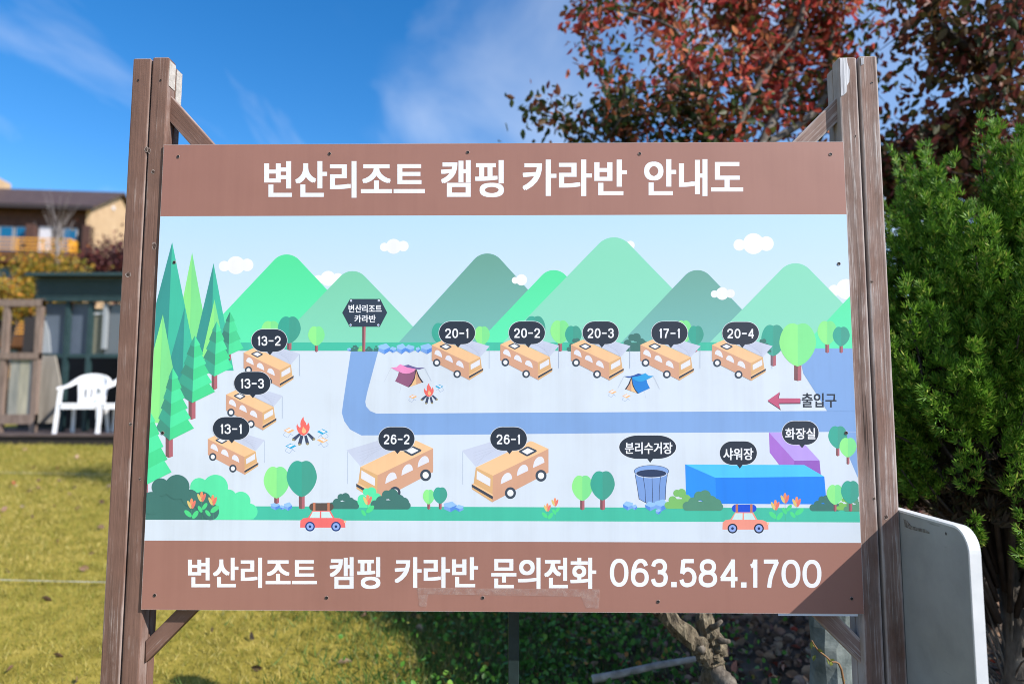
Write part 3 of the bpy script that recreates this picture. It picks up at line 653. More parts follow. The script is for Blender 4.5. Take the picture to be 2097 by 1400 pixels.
flower(413.3, 1006, 1, 1063, [(410, 1042, 1.05, .8), (419.5, 1036, -.95, .85)])
flower(436, 1013, 1, 1063, [(426, 1050, .9, .8), (440, 1042, -.65, 1.1)])
for q in [(564, 1036, 20, 16), (578, 1038.5, 12, 10, -1), (590, 1036.5, 17, 18), (922, 1037, 27, 22), (941, 1040, 17, 15, -1), (1286, 1035, 21, 19, -1), (1300, 1038, 10, 12), (1354, 1034, 27, 25), (1332, 1036, 22, 20, -1), (1348, 1047, 11, 12)]: rock(*q)
for q in [(540, 593, 955, 1020, 0, 10, 1030), (587, 649, 943, 1017, 1, 12, 1041), (866, 890, 1002, 1032, 0, 6, 1042), (887, 916, 997, 1031, 1, 6, 1042), (1171, 1214, 973, 1025, 0, 9, 1043), (1209, 1259, 964, 1024, 1, 10, 1043)]: tree_print(*q)
bush(723, 792, 1039, 995, (94, 238, 174)); bush(673, 736, 1041.5, 1009, DKB); bush(758, 842, 1042, 1002, DKB)
flower(753, 1012.5, 1, 1063, [(744.5, 1049.5, 1.0, .75), (758, 1042, -.75, 1.1)])
flower(1121, 1030, .8, 1064, [(1115.5, 1054, .8, .8), (1127.5, 1055.5, -.95, .8)]); flower(1136.5, 1019, .8, 1064, [(1135, 1047.5, 1.0, .65), (1142, 1043, -.95, .65)])
bush(1360, 1425, 1041, 998, (130, 198, 110)); bush(1397, 1482, 1045, 1004, (88, 150, 124))
bush(1657, 1722, 1046, 1014, DKB); bush(1712, 1750, 1044, 1016, (134, 200, 100)); bush(1727, 1772, 1046.5, 1016, (96, 156, 124))
tree_print(1693, 1727, 992, 1033, 0, 6, 1046); tree_print(1722, 1761, 984, 1031, 1, 7, 1046)
flower(1587.8, 1023, 1, 1066, [(1582.5, 1054, .75, 1), (1597, 1056, -.95, 1)]); flower(1607.5, 1009, 1, 1066, [(1606.5, 1045.5, 1.05, .8), (1616, 1039.5, -.95, .85)]); flower(1631.5, 1016.5, 1, 1066, [(1623.5, 1053.5, .9, .8), (1637, 1047, -.65, 1.1)])
def car(x, y, s, c, roll):
    f = Fig('car_print'); T = lambda *a: [(x+(u-85)/5.825*s, y+(v-580)/5.825*s) for u, v in a]
    f.poly(T((85, 580), (88, 500), (120, 470), (180, 460), (235, 376), (445, 376), (495, 465), (560, 470), (600, 488), (622, 520), (625, 580)), c)
    f.poly(T((237, 388), (322, 388), (320, 465), (197, 465)), (216, 242, 240)).poly(T((338, 388), (433, 388), (475, 465), (338, 465)), (216, 242, 240))
    for u in (203, 513):
        p = T((u, 567))[0]
        for r, k in ((58, (16, 62, 130) if roll[2] < 100 else (22, 34, 60)), (42, (152, 178, 240)), (16, (16, 50, 106))): f.ell(*p, r/5.825*s, r/5.825*s, k, 24)
    p = T((620, 510))[0]; f.ell(*p, 2.5*s, 2.6*s, (255, 206, 172), 10)
    st = [(240+45*math.cos(a), 332+45*math.sin(a)) for a in np.linspace(math.pi/2, 3*math.pi/2, 10)]+[(440+45*math.cos(a), 332+45*math.sin(a)) for a in np.linspace(-math.pi/2, math.pi/2, 10)]
    f.poly(T(*st), roll)
    for u in (240, 410): f.poly(T((u, 283), (u+28, 283), (u+28, 378), (u, 378)), (206, 128, 98))
    f.done()
car(614.6, 1079.6, 1.0, (252, 116, 114), (96, 82, 76)); car(1479.4, 1083.6, 1.017, (255, 160, 140), (6, 84, 224))
# speech bubbles
BUB = (34, 45, 62)
def bubble(x0, x1, y0, y1, tip, txt, tx):
    cx, cy = (x0+x1)/2, (y0+y1)/2; W_, H_ = (x1-x0), (y1-y0); rx, ry = .33*W_, .5*H_; pts = []
    for qx, qy, a0 in ((x1-rx, y1-ry, 0), (x0+rx, y1-ry, 90), (x0+rx, y0+ry, 180), (x1-rx, y0+ry, 270)):
        for k in range(9): a = R(a0+k*90/8); pts.append((qx+rx*math.cos(a), qy+ry*math.sin(a)))
    f = Fig('label_print')
    f.poly([(cx+(p[0]-cx)*1.025, cy+(p[1]-cy)*1.035) for p in pts], (236, 240, 248))
    f.poly([(tip[0]-7, y1-1.5), (tip[0]+7, y1-1.5), tip], BUB).poly(pts, BUB)
    (f.number(txt, *tx, WHITE) if txt[0].isdigit() else f.text(txt, *tx, WHITE, .022)).done()
for q in [(515, 588, 674, 720, (553, 727), '13–2', (526.8, 575, 688, 707.6)), (479.5, 554, 761, 807.5, (518, 815), '13–3', (492, 540.7, 775, 795)), (436, 511, 853.5, 900, (475, 907), '13–1', (450.7, 495, 868, 888)),
          (899, 973, 658, 704.7, (938, 711.6), '20–1', (911.5, 959, 672.5, 692)), (1042, 1116, 658, 704.5, (1082, 711.5), '20–2', (1052.6, 1106, 672, 691.6)), (1193, 1267, 658, 704.5, (1232.5, 711.5), '20–3', (1203, 1257, 672, 692)),
          (1334, 1408, 658, 705, (1374, 712), '17–1', (1349, 1392, 672.5, 692)), (1479, 1554, 659, 705, (1520, 712), '20–4', (1489, 1544, 673, 692.6)), (775, 849, 874, 922, (814, 929), '26–2', (785.6, 838.8, 889, 909)), (1004, 1079, 874, 922, (1043.5, 929.5), '26–1', (1016.8, 1064.7, 889, 909)),
          (1268, 1384.7, 891, 939, (1331.4, 947), '분리수거장', (1279.7, 1377, 905, 929)), (1474, 1550, 903, 951, (1515, 959), '샤워장', (1481, 1542.7, 917, 941.4)), (1601.5, 1676.4, 861.7, 910, (1642.4, 917), '화장실', (1607.7, 1669.7, 876, 899))]:
    bubble(*q)
# title and telephone line
for t_, a, b_, c, d in (('변산리조트', 541, 870, 330, 405), ('캠핑', 903, 1032, 328, 404), ('카라반', 1070, 1284, 327, 401.5), ('안내도', 1319, 1522, 326, 401.5)): Fig('lettering').text(t_, a, b_, c, d, WHITE, .028).done()
for t_, a, b_, c, d in (('변산리조트', 385, 649, 1141, 1203), ('캠핑', 675, 779, 1140, 1205), ('카라반', 808, 979, 1140, 1203), ('문의전화', 1006, 1221, 1141, 1205)): Fig('lettering').text(t_, a, b_, c, d, WHITE, .026).done()
f = Fig('lettering')
for ch, a, b_ in zip('063.584.1700', (762, 885, 1000, 1118, 1165, 1277, 1398, 1523, 1567, 1648, 1758, 1880), (870, 988, 1098, 1150, 1265, 1385, 1505, 1555, 1618, 1745, 1868, 1990)):
    k = (a-762)/1228; f.digit(ch, 980+a/2.834, 980+b_/2.834, 1143+k*2.5, 1200.7+k*2.5, 8.5, WHITE)
f.done()
MAXL = (max(l for _, l in placed)+2)*LAY
# dried adhesive where a sticker was torn off
def resid_build(t, b):
    n = noise(t, 60, 6, .7, rnd=False); r = ramp(t, n.outputs['Fac'], [(.36, (.08, .08, .08)), (.62, (.55, .55, .55))]); tr = t.nodes.new('ShaderNodeBsdfTransparent'); mxn = t.nodes.new('ShaderNodeMixShader')
    t.links.new(r.outputs[0], mxn.inputs[0]); t.links.new(tr.outputs[0], mxn.inputs[1]); t.links.new(b.outputs[0], mxn.inputs[2]); t.links.new(mxn.outputs[0], t.nodes['Material Output'].inputs[0])
RES = mat('adhesive_residue', S(200, 170, 160, .85), .5, .4, build=resid_build)
for P_ in ([(855, 1203), (1228, 1206), (1228, 1221), (1190, 1221), (877, 1216), (855, 1216)], [(856, 1216.5), (877, 1216.5), (873, 1243), (858, 1240)], [(1190, 1221.5), (1228, 1221.5), (1226, 1245), (1200, 1244)]):
    v = [at(a, b_, -MAXL) for a, b_ in P_]; v = [(p.x, -MAXL, p.z) for p in v]; pydata('adhesive_mark', v, [tuple(range(len(v)))], RES, panel)
# screws
SCREW = mat('screw_head', (.035, .03, .03, 1), .45, .5, .6); RIM = mat('dent_rim', (.30, .22, .19, 1), .5, .4)
def screw(px, py, y, par, r=.0037, rim=True):
    p = at(px, py, y); n = 10
    if rim:
        V = [(p.x+r*k*math.cos(2*math.pi*i/n), y-h, p.z+r*k*math.sin(2*math.pi*i/n)) for k, h in ((1.25, .0001), (1.02, .0006)) for i in range(n)]
        s = pydata('screw', V, [(i, n+i, n+(i+1) % n, (i+1) % n) for i in range(n)], RIM, par, smooth=True)
    V = [(p.x+r*math.cos(2*math.pi*i/n), y-.0009, p.z+r*math.sin(2*math.pi*i/n)) for i in range(n)]+[(p.x+r*.45*math.cos(2*math.pi*i/n), y-.0003, p.z+r*.45*math.sin(2*math.pi*i/n)) for i in range(n)]
    Fs = [(i, (i+1) % n, n+(i+1) % n, n+i) for i in range(n)]+[tuple(range(n, 2*n))]
    pydata('screw_head' if rim else 'nail', V, Fs, SCREW, s if rim else par)
for q in [(365, 321), (675, 315), (958, 312), (1310, 315), (1701, 316), (357, 537), (1718, 540), (333, 886), (1733, 886), (317, 1218), (669, 1223), (989, 1223), (1348, 1231), (1744, 1225)]: screw(*q, -MAXL, panel)
for q in [(283, 165), (329, 165), (1785, 170), (1729, 176), (268, 560+308), (1815, 1058)]: screw(*q, FY-.0003, board, .0028, False)
# pole that props the sheet from behind, bright strip at the lower right edge
POLEM = noisy('green_enamel', [(.3, (.012, .022, .022, 1)), (.7, (.02, .034, .033, 1))], 20, .45)
a0, a1 = at(1041, 1330, .10).x, at(1063, 1330, .10).x
box('support_pole', a0, a1, .10, .128, -.1, ZC+.3, POLEM, board, .002)
s0, s1 = at(1594, 1256, .004), at(1757, 1264, .004)
box('backing_strip', s0.x, s1.x, .0042, .006, ZC-HH-.0065, ZC-HH+.02, mat('aluminium_strip', (.7, .74, .85, 1), .35, .5), board)

# ------------------------------------------------------------------ grey board standing out from the right post
def side_board():
    m = mat('grey_back', (.2, .2, .2, 1), .55, .35)
    t = m.node_tree; b = t.nodes['Principled BSDF']
    n1_ = noise(t, 5, 7, .65); n2_ = noise(t, 1, 4, .6, sc=(40, 6, 90))
    r = ramp(t, n1_.outputs['Fac'], [(.25, S(140, 144, 145, .8)), (.6, S(166, 169, 169, .8))]); r2 = ramp(t, n2_.outputs['Fac'], [(.24, (.35, .35, .33)), (.30, (1, 1, 1))])
    mu = node(t, 'ShaderNodeMix', data_type='RGBA', blend_type='MULTIPLY'); mu.inputs[0].default_value = .6; t.links.new(r.outputs[0], mu.inputs[6]); t.links.new(r2.outputs[0], mu.inputs[7]); t.links.new(mu.outputs[2], b.inputs['Base Color'])
    x = ro1+.0015; y0 = -.004; ztop = at(1842, 1046, 0).z; Lw = .258; rad = .05
    o = empty('side_board', (x, 0, 0)); tag(o, 'plain grey board with a rounded white edge standing out from the right post', 'board')
    out_ = [(.05, -.2), (.05, ztop)]
    for k in range(11):
        a = R(90-k*9); out_.append((-(Lw-rad)-rad*math.cos(a), ztop-rad+rad*math.sin(a)))
    out_.append((-Lw, -.2))
    th = .022
    prism('panel', [Vector((0, a, b_)) for a, b_ in out_], (th, 0, 0), m, o)
    EDGE = noisy('white_edging', [(.3, S(226, 228, 230, .8)), (.7, S(244, 244, 244, .8))], 14, .35, bmp=.05)
    V = []; Fq = []
    for a, b_ in out_[1:]:
        V += [(-.0015, a-(.0 if a > 0 else .0), b_), (th+.0015, a, b_)]
    # edging: a thin strip following the outline, slightly proud
    nrm = []
    pts = out_[1:]
    for i in range(len(pts)):
        p0 = Vector(pts[max(0, i-1)]); p1 = Vector(pts[min(len(pts)-1, i+1)]); d = (p1-p0).normalized(); nrm.append(Vector((d.y, -d.x)))
    V = []
    for (a, b_), nn in zip(pts, nrm):
        q = Vector((a, b_)); n_ = -nn if (q+nn*-.01-Vector((-.1, .3))).length > (q+nn*.01-Vector((-.1, .3))).length else nn
        for hx, off in ((-.001, -.003), (-.001, .002), (th+.001, .002), (th+.001, -.003)):
            V.append((hx, a+n_.x*off, b_+n_.y*off))
    for i in range(len(pts)-1):
        for k in range(4): Fq.append((4*i+k, 4*i+(k+1) % 4, 4*(i+1)+(k+1) % 4, 4*(i+1)+k))
    e = pydata('edging', V, Fq, EDGE, o)
    bm = bmesh.new(); bm.from_mesh(e.data); bmesh.ops.recalc_face_normals(bm, faces=bm.faces[:]); bm.to_mesh(e.data); bm.free()
    # torn adhesive and a hole
    pk = lambda px, py: ((lambda d: (CAM+d*((x-.0006-CAM.x)/d.x)))(ray(px, py)))
    blob = [(1850, 1062), (1858, 1066), (1866, 1076), (1880, 1080), (1895, 1083), (1904, 1090), (1903, 1092), (1885, 1088), (1865, 1083), (1853, 1078)]
    v = [pk(*p) for p in blob]; v = [(-.0006, p.y, p.z) for p in v]; pydata('glue_mark', v, [tuple(range(len(v)))], noisy('old_glue', [(.35, S(96, 92, 88, .7)), (.65, S(150, 148, 144, .8))], 120, .8), o)
    p = pk(1937, 1092); n = 10; pydata('bolt_hole', [(-.0006, p.y+.003*math.cos(2*math.pi*i/n), p.z+.0035*math.sin(2*math.pi*i/n)) for i in range(n)], [tuple(range(n))], SCREW, o)
side_board()

# ------------------------------------------------------------------ leafy things
LEAF_V = np.array([(0, 0, 0), (0, .45, -.04), (0, 1, -.02), (.17, .16, .05), (.27, .45, .08), (.16, .78, .04), (-.17, .16, .05), (-.27, .45, .08), (-.16, .78, .04)], float)
LEAF_F = np.array([(0, 3, 4, 1), (1, 4, 5, 2), (0, 1, 7, 6), (1, 2, 8, 7)])
def leaves(name, pos, size, mats, parent, droop=.3, sz=None):
    n = len(pos); d = rng.normal(size=(n, 3)); d[:, 2] -= droop
    s = size*(.7+.6*rng.random(n)) if sz is None else sz
    V, Fc = instances(LEAF_V, LEAF_F, frames(pos, d, rng.random(n)*6.28, s))
    return npmesh(name, V, Fc, mats, parent)
BARK = noisy('grey_bark', [(.3, (.045, .036, .03, 1)), (.55, (.13, .11, .09, 1)), (.75, (.26, .23, .19, 1))], 1.0, .85, bmp=.8, bd=.01, sc=(28, 28, 9))
DBARK = noisy('dark_bark', [(.3, (.02, .016, .014, 1)), (.7, (.075, .06, .05, 1))], 12, .9)
def crown_tree(root, skel, blobs, nclump, nleaf, size, leafm, barkm, spread=.16, limbs=True, twig=.006, droop=.3):
    """skel: limb polylines; blobs: (centre, radii) ellipsoids to be filled; leaves sit on twigs grown from the limbs"""
    SK = np.array([p for pl, _ in skel for p in spline([tuple(q) for q in pl], 5)])
    cs = []; wts = np.array([b_[1][0]*b_[1][1]*b_[1][2]*b_[2] for b_ in blobs]); wts /= wts.sum()
    for b_, k in zip(blobs, rng.multinomial(nclump, wts)):
        p = rng.normal(size=(k, 3)); p /= np.linalg.norm(p, axis=1, keepdims=True); p *= (rng.random((k, 1))**.45); cs.append(np.array(b_[0])+p*np.array(b_[1]))
    cs = np.concatenate(cs); tw = []; P = []
    for c in cs:
        d = np.linalg.norm(SK-c, axis=1)+np.maximum(0, SK[:, 2]-c[2])*1.5; s = SK[d.argmin()]
        L_ = np.linalg.norm(c-s); mid = (s+c)/2+rng.normal(size=3)*.12*L_+np.array([0, 0, .08*L_])
        pl = np.array(spline([tuple(s), tuple(mid), tuple(c)], 4)); tw.append((pl, [twig*(1-.75*i/(len(pl)-1)) for i in range(len(pl))]))
        t = rng.random(nleaf)**.6*(len(pl)-1); i = np.minimum(t.astype(int), len(pl)-2); fr = (t-i)[:, None]
        base = pl[i]*(1-fr)+pl[i+1]*fr; P.append(base+rng.normal(size=(nleaf, 3))*spread*np.clip(t/(len(pl)-1), .35, 1)[:, None])
    for pl, rd in (skel if limbs else []):
        sp_ = spline([tuple(q) for q in pl], 5); rr = np.interp(np.linspace(0, 1, len(sp_)), np.linspace(0, 1, len(rd)), rd)
        tube('limb', sp_, list(rr), barkm, root, 8, .06)
    tubes('twigs', tw, barkm, root, 4)['kind'] = 'stuff'
    leaves('crown', np.concatenate(P), size, leafm, root, droop)

# red leaved tree whose knotty trunk stands right behind the board
GNARL = noisy('knotty_bark', [(.28, (.03, .024, .018, 1)), (.45, (.11, .088, .06, 1)), (.62, (.21, .175, .12, 1)), (.8, (.34, .29, .21, 1))], 1.0, .85, bmp=1.0, bd=.02, sc=(60, 60, 16), detail=7)
def red_tree():
    b0 = DD(1482, 1470, 2.42); b0.z = float(gz(b0.x, b0.y))-.05
    root = empty('red_leaf_tree', b0); tag(root, 'autumn tree with red and orange leaves above the board, knotty twin trunk below it', 'tree')
    rel = lambda p: tuple(Vector(p)-b0)
    main = [tuple(b0), DD(1466, 1396, 2.42), DD(1458, 1347, 2.42), DD(1461, 1315, 2.41), DD(1441, 1256, 2.43), DD(1440, 1100, 2.6), DD(1470, 800, 3.1), DD(1500, 500, 3.4)]
    second = [DD(1457, 1352, 2.42), DD(1444, 1340, 2.39), DD(1428, 1318, 2.39), DD(1363, 1256, 2.39), DD(1320, 1180, 2.5), DD(1300, 900, 3.1), DD(1320, 600, 3.4)]
    def gn(path, rad, nm):
        sp_ = spline([rel(p) for p in path], 7); n = len(sp_); rr = np.interp(np.linspace(0, 1, n), np.linspace(0, 1, len(rad)), rad)
        rr = [.88*r*(1+.10*math.sin(i*1.1)+.11*random.uniform(-1, 1)) for i, r in enumerate(rr)]
        o = tube(nm, sp_, rr, GNARL, root, 15, .2); o.data.polygons.foreach_set('use_smooth', [False]*len(o.data.polygons)); return o
    tr = gn(main, [.062, .05, .042, .046, .034, .038, .034, .03], 'trunk'); gn(second, [.03, .034, .034, .034, .032, .03, .026], 'trunk')
    root_ = [rel(DD(1462, 1372, 2.41)), rel(DD(1480, 1390, 2.37)), rel(DD(1497, 1412, 2.33)), rel(DD(1505, 1470, 2.30))]
    tube('trunk', spline(root_, 5), list(np.linspace(.03, .026, 16)), BARK, root, 9, .2)
    for a, b_, r in (((1462, 1305), (1494, 1312), .011), ((1452, 1285), (1478, 1270), .009), ((1425, 1318), (1441, 1330), .016)):
        tube('stub', [rel(DD(*a, 2.40)), rel(DD((a[0]+b_[0])/2, (a[1]+b_[1])/2+4, 2.37)), rel(DD(*b_, 2.35))], [r*1.3, r, r*.6], BARK, tr, 7, .2)
    P = lambda x, y, D: rel(DD(x, y, D))
    skel = [([rel(main[-1]), P(1560, 300, 3.7), P(1620, 130, 4.0), P(1600, -150, 4.3), P(1560, -500, 4.6)], [.03, .026, .022, .016, .008]),
            ([rel(main[-1]), P(1480, 330, 3.7), P(1420, 150, 4.0), P(1300, -60, 4.3), P(1200, -300, 4.4)], [.026, .022, .018, .012, .006]),
            ([P(1560, 300, 3.7), P(1690, 200, 3.9), P(1705, 0, 4.1), P(1730, -300, 4.4)], [.022, .02, .016, .01]),
            ([rel(second[-1]), P(1280, 350, 3.7), P(1270, 250, 3.9), P(1200, 80, 4.1), P(1180, -150, 4.2)], [.02, .016, .012, .009, .005]),
            ([P(1280, 330, 3.7), P(1200, 270, 3.8), P(1090, 225, 3.9)], [.01, .007, .003]),
            ([P(1620, 130, 4.0), P(1560, 60, 4.2), P(1480, -60, 4.4)], [.014, .01, .005]), ([P(1480, 330, 3.7), P(1560, 160, 3.8), P(1640, 40, 3.9), P(1650, -150, 4.0)], [.02, .018, .014, .008]), ([P(1420, 150, 4.0), P(1380, 60, 3.9), P(1260, 20, 3.9), P(1170, 30, 3.9)], [.012, .009, .006, .003]), ([P(1480, 330, 3.6), P(1400, 200, 3.7), P(1330, 120, 3.7)], [.012, .008, .004])]
    def B(x, y, D, rx, ry, rd, k=1.0): return (P(x, y, D), (rx*D/FPX, rd, ry*D/FPX), k)
    blobs = [B(1300, 20, 4.1, 130, 110, .45, 1.1), B(1420, -60, 4.3, 230, 170, .6, .8), B(1430, 170, 4.0, 170, 110, .5, 1.1), B(1560, 60, 4.3, 180, 180, .6, .8), B(1690, 120, 4.2, 130, 200, .5, .9),
             B(1600, 240, 4.0, 150, 80, .4, 1.2), B(1230, 60, 4.0, 60, 90, .25, 1.3), B(1350, -300, 4.5, 350, 160, .7, .35), B(1650, -250, 4.5, 260, 160, .7, .35), B(1500, 380, 3.8, 250, 120, .4, .4)]
    crown_tree(root, skel, blobs, 330, 34, .054, RED, GBARK, .12)
    low = [B(1330, 235, 3.8, 120, 55, .3, 1.3), B(1200, 255, 3.9, 70, 30, .2, 1.6), B(1105, 232, 3.9, 35, 14, .08, 3.0), B(1450, 260, 3.8, 120, 50, .3, 1.0), B(1600, 460, 2.95, 130, 120, .25, 2.2), B(1640, 650, 2.85, 90, 130, .2, 2.2), B(1480, 520, 3.1, 150, 130, .25, 1.0)]  # last three blobs: unseen foliage added behind the panel to shade the ground
    crown_tree(root, skel, low, 160, 30, .052, GREENRED, GBARK, .11, limbs=False)
RED = leafmat('red_leaves', [(0, (.06, .10, .025, 1)), (.24, (.10, .10, .028, 1)), (.36, (.24, .05, .03, 1)), (.52, (.50, .06, .055, 1)), (.66, (.62, .12, .08, 1)), (.80, (.66, .26, .12, 1)), (.92, (.22, .07, .04, 1))], .5, .42)
GBARK = noisy('grey_brown_bark', [(.3, (.05, .042, .036, 1)), (.7, (.17, .145, .12, 1))], 14, .85)
GREENRED = leafmat('turning_leaves', [(0, (.02, .04, .012, 1)), (.45, (.05, .075, .02, 1)), (.7, (.10, .05, .02, 1)), (.88, (.22, .05, .03, 1)), (1, (.34, .12, .04, 1))], .5, .25)
red_tree()
DARKRED = leafmat('shaded_leaves', [(0, (.04, .065, .02, 1)), (.35, (.09, .07, .025, 1)), (.6, (.15, .05, .035, 1)), (.82, (.26, .06, .055, 1)), (1, (.18, .12, .035, 1))], .5, .3)  # purplish leaves, albedo lowered to paint in the crown's self-shadow
def dark_tree():
    b0 = Vector((3.15, 2.6, 0)); b0.z = float(gz(3.15, 2.6))-.05
    root = empty('purple_leaf_tree', b0); tag(root, 'tree with brownish purple leaves darkened for crown shade, overhanging the green juniper', 'tree')
    rel = lambda p: tuple(Vector(p)-b0); P = lambda x, y, D: rel(DD(x, y, D))
    tube('trunk', spline([(0, 0, 0), (.05, .0, .8), (-.03, -.02, 1.6), P(2160, 250, 4.1)], 5), list(np.linspace(.09, .06, 16)), BARK, root, 10, .08)
    skel = [([P(2160, 250, 4.1), P(2060, 180, 3.9), P(2000, 120, 3.7), P(1900, 20, 3.6), P(1850, -120, 3.6)], [.05, .035, .028, .018, .01]),
            ([P(2160, 250, 4.1), P(2150, 60, 4.2), P(2100, -150, 4.3), P(2000, -350, 4.4)], [.05, .04, .03, .015]),
            ([P(2060, 180, 3.9), P(2090, 60, 3.7), P(2140, -60, 3.5)], [.02, .015, .008]), ([P(2060, 190, 3.9), P(1960, 280, 3.9), P(1870, 340, 4.0)], [.02, .014, .006])]
    def B(x, y, D, rx, ry, rd, k=1.0): return (P(x, y, D), (rx*D/FPX, rd, ry*D/FPX), k)
    blobs = [B(1930, 30, 3.7, 150, 130, .5, .9), B(2060, 120, 3.6, 110, 130, .4, 1.2), B(2000, 330, 4.2, 220, 110, .4, 2.6), B(1870, 250, 3.9, 80, 120, .4, .8), B(2100, -100, 4.0, 200, 150, .6, .6), B(1880, 420, 4.5, 180, 140, .4, 2.0), B(2120, 420, 4.3, 160, 140, .4, 2.2), B(1850, -150, 4.2, 180, 120, .5, .5), B(1845, 330, 4.2, 70, 120, .3, 1.6), B(2350, 100, 4.2, 220, 260, .8, .5)]
    crown_tree(root, skel, blobs, 390, 32, .06, DARKRED, DBARK, .13, droop=.9)
dark_tree()

# juniper: plumes of fine scaly sprays on leaning branches
def spray_base():
    V, F_ = [], []
    for k in range(8):
        a = -.8+1.6*k/7; b_ = .5*math.sin(k*2.3); l = 1.0-.3*abs(a)+.15*math.sin(k*5.1)
        d = np.array([math.sin(a), math.cos(a), b_]); d /= np.linalg.norm(d); o = np.array([0, .12*(1-abs(a)), 0]); s = np.cross(d, [0, 0, 1.]); s /= np.linalg.norm(s)
        n = len(V); wd = .075
        V += [o, o+d*l*.55+s*wd, o+d*l, o+d*l*.55-s*wd]; F_.append((n, n+1, n+2, n+3))
    return np.array(V), np.array(F_)
SPV, SPF = spray_base()
JUN = leafmat('juniper_sprays', [(0, (.04, .11, .012, 1)), (.3, (.09, .22, .02, 1)), (.6, (.15, .31, .03, 1)), (.88, (.22, .37, .045, 1)), (1, (.40, .42, .09, 1))], .5, .28)
SHADE_DEADJ = leafmat('shaded_dead_sprays', [(0, (.03, .02, .012, 1)), (.6, (.07, .045, .025, 1)), (1, (.05, .06, .02, 1))], .8, .05)  # dead inner sprays, coloured dark to paint shade between the plumes
def juniper(x, D, rad, H, label, seed, n_pl, zlow, k=58):
    rg = np.random.default_rng(seed); y = D+CAM.y; base = Vector((x, y, float(gz(x, y))-.03))
    root = empty('juniper_shrub', base); tag(root, label, 'shrub', 'junipers right of the board')
    pos, dr, sz, br = [], [], [], []
    for i in range(n_pl):
        h = zlow+(H-zlow)*rg.random()**.85; th = -3.7+4.1*rg.random() if rg.random() < .8 else rg.random()*6.28
        if math.sin(4.3*th+1.7+seed)*math.sin(6.5*h+.9*th)+.5*math.sin(10*h-3*th) < -.12 and rg.random() < .9: continue
        q = max(0, (h-.5*H)/(.5*H)); prof = rad*(1-.72*q**2.2)*(.68+.26*rg.random()+.15*math.sin(5*th+2.1*h*3)+.05*math.sin(11*h+3*th))
        c = np.array([math.cos(th)*prof, math.sin(th)*prof, h*(.9 if q > .6 else 1)]); lift = .55+2.4*q+.5*rg.normal()
        d = np.array([math.cos(th), math.sin(th), max(.2, lift)])+rg.normal(size=3)*.18; d /= np.linalg.norm(d)
        Ln = .10+.11*rg.random()+.40*q*rg.random(); Rm = .032+.026*rg.random()
        t = rg.random(k)**.9; r = Rm*np.minimum(1, 3*t+.35)*(1-t)**.55*(.75+.25*rg.random(k)); ang = rg.random(k)*6.28
        a = np.cross(d, [.2, .3, .9]); a /= np.linalg.norm(a); b_ = np.cross(d, a); off = a*np.cos(ang)[:, None]+b_*np.sin(ang)[:, None]
        lump = 1+.35*np.sin(9*t+ang*2+i)[:, None]
        bend = np.array([0, 0, .10])*(t**2)[:, None]
        p = c-d*Ln*.35+d*(t*Ln)[:, None]+off*r[:, None]*lump+bend; pos.append(p); dr.append(d+off*.42+rg.normal(size=(k, 3))*.10+np.array([0, 0, .2])); sz.append(.024+.016*rg.random(k))
        if i % 4 == 0: br.append(([np.array([c[0]*.12, c[1]*.12, max(.1, h*.5)]), c*np.array([.6, .6, .86]), c-d*Ln*.3, c+d*Ln*.5], [.010, .007, .005, .002]))
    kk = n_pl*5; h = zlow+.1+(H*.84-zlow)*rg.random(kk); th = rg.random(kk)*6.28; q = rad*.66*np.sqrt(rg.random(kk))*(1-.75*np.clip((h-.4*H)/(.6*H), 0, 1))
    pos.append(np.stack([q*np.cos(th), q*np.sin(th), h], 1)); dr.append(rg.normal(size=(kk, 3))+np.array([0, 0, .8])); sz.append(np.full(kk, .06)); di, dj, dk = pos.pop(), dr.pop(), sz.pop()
    V, Fc = instances(SPV, SPF, frames(di, dj, rg.random(kk)*6.28, dk)); npmesh('shaded_dead_foliage', V, Fc, SHADE_DEADJ, root)['kind'] = 'stuff'
    pos = np.concatenate(pos); dr = np.concatenate(dr); sz = np.concatenate(sz)
    V, Fc = instances(SPV, SPF, frames(pos, dr, rg.random(len(pos))*6.28, sz)); npmesh('foliage', V, Fc, JUN, root)
    tubes('branches', br, DBARK, root, 5)
    tube('trunk', [(0, 0, -.05), (.03, 0, .5), (-.02, .02, 1.1), (0, 0, H*.75)], [.06, .05, .035, .012], BARK, root, 8, .1)
    tw = []
    for i in range(40):
        th = rg.random()*6.28; l = .25+.3*rg.random(); z = .15+.45*rg.random(); e = np.array([math.cos(th)*l, math.sin(th)*l, z+.2*rg.normal()])
        tw.append((spline([(0, 0, z*.6), tuple(e*np.array([.5, .5, 1])+np.array([0, 0, .08*rg.normal()])), tuple(e)], 4), list(np.linspace(.005, .0015, 9))))
    tubes('dead_twigs', tw, BARK, root, 5)
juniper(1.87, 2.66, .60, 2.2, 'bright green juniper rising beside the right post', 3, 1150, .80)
juniper(2.75, 3.05, .60, 2.0, 'lower green juniper at the right edge behind its taller neighbour', 5, 620, .70)

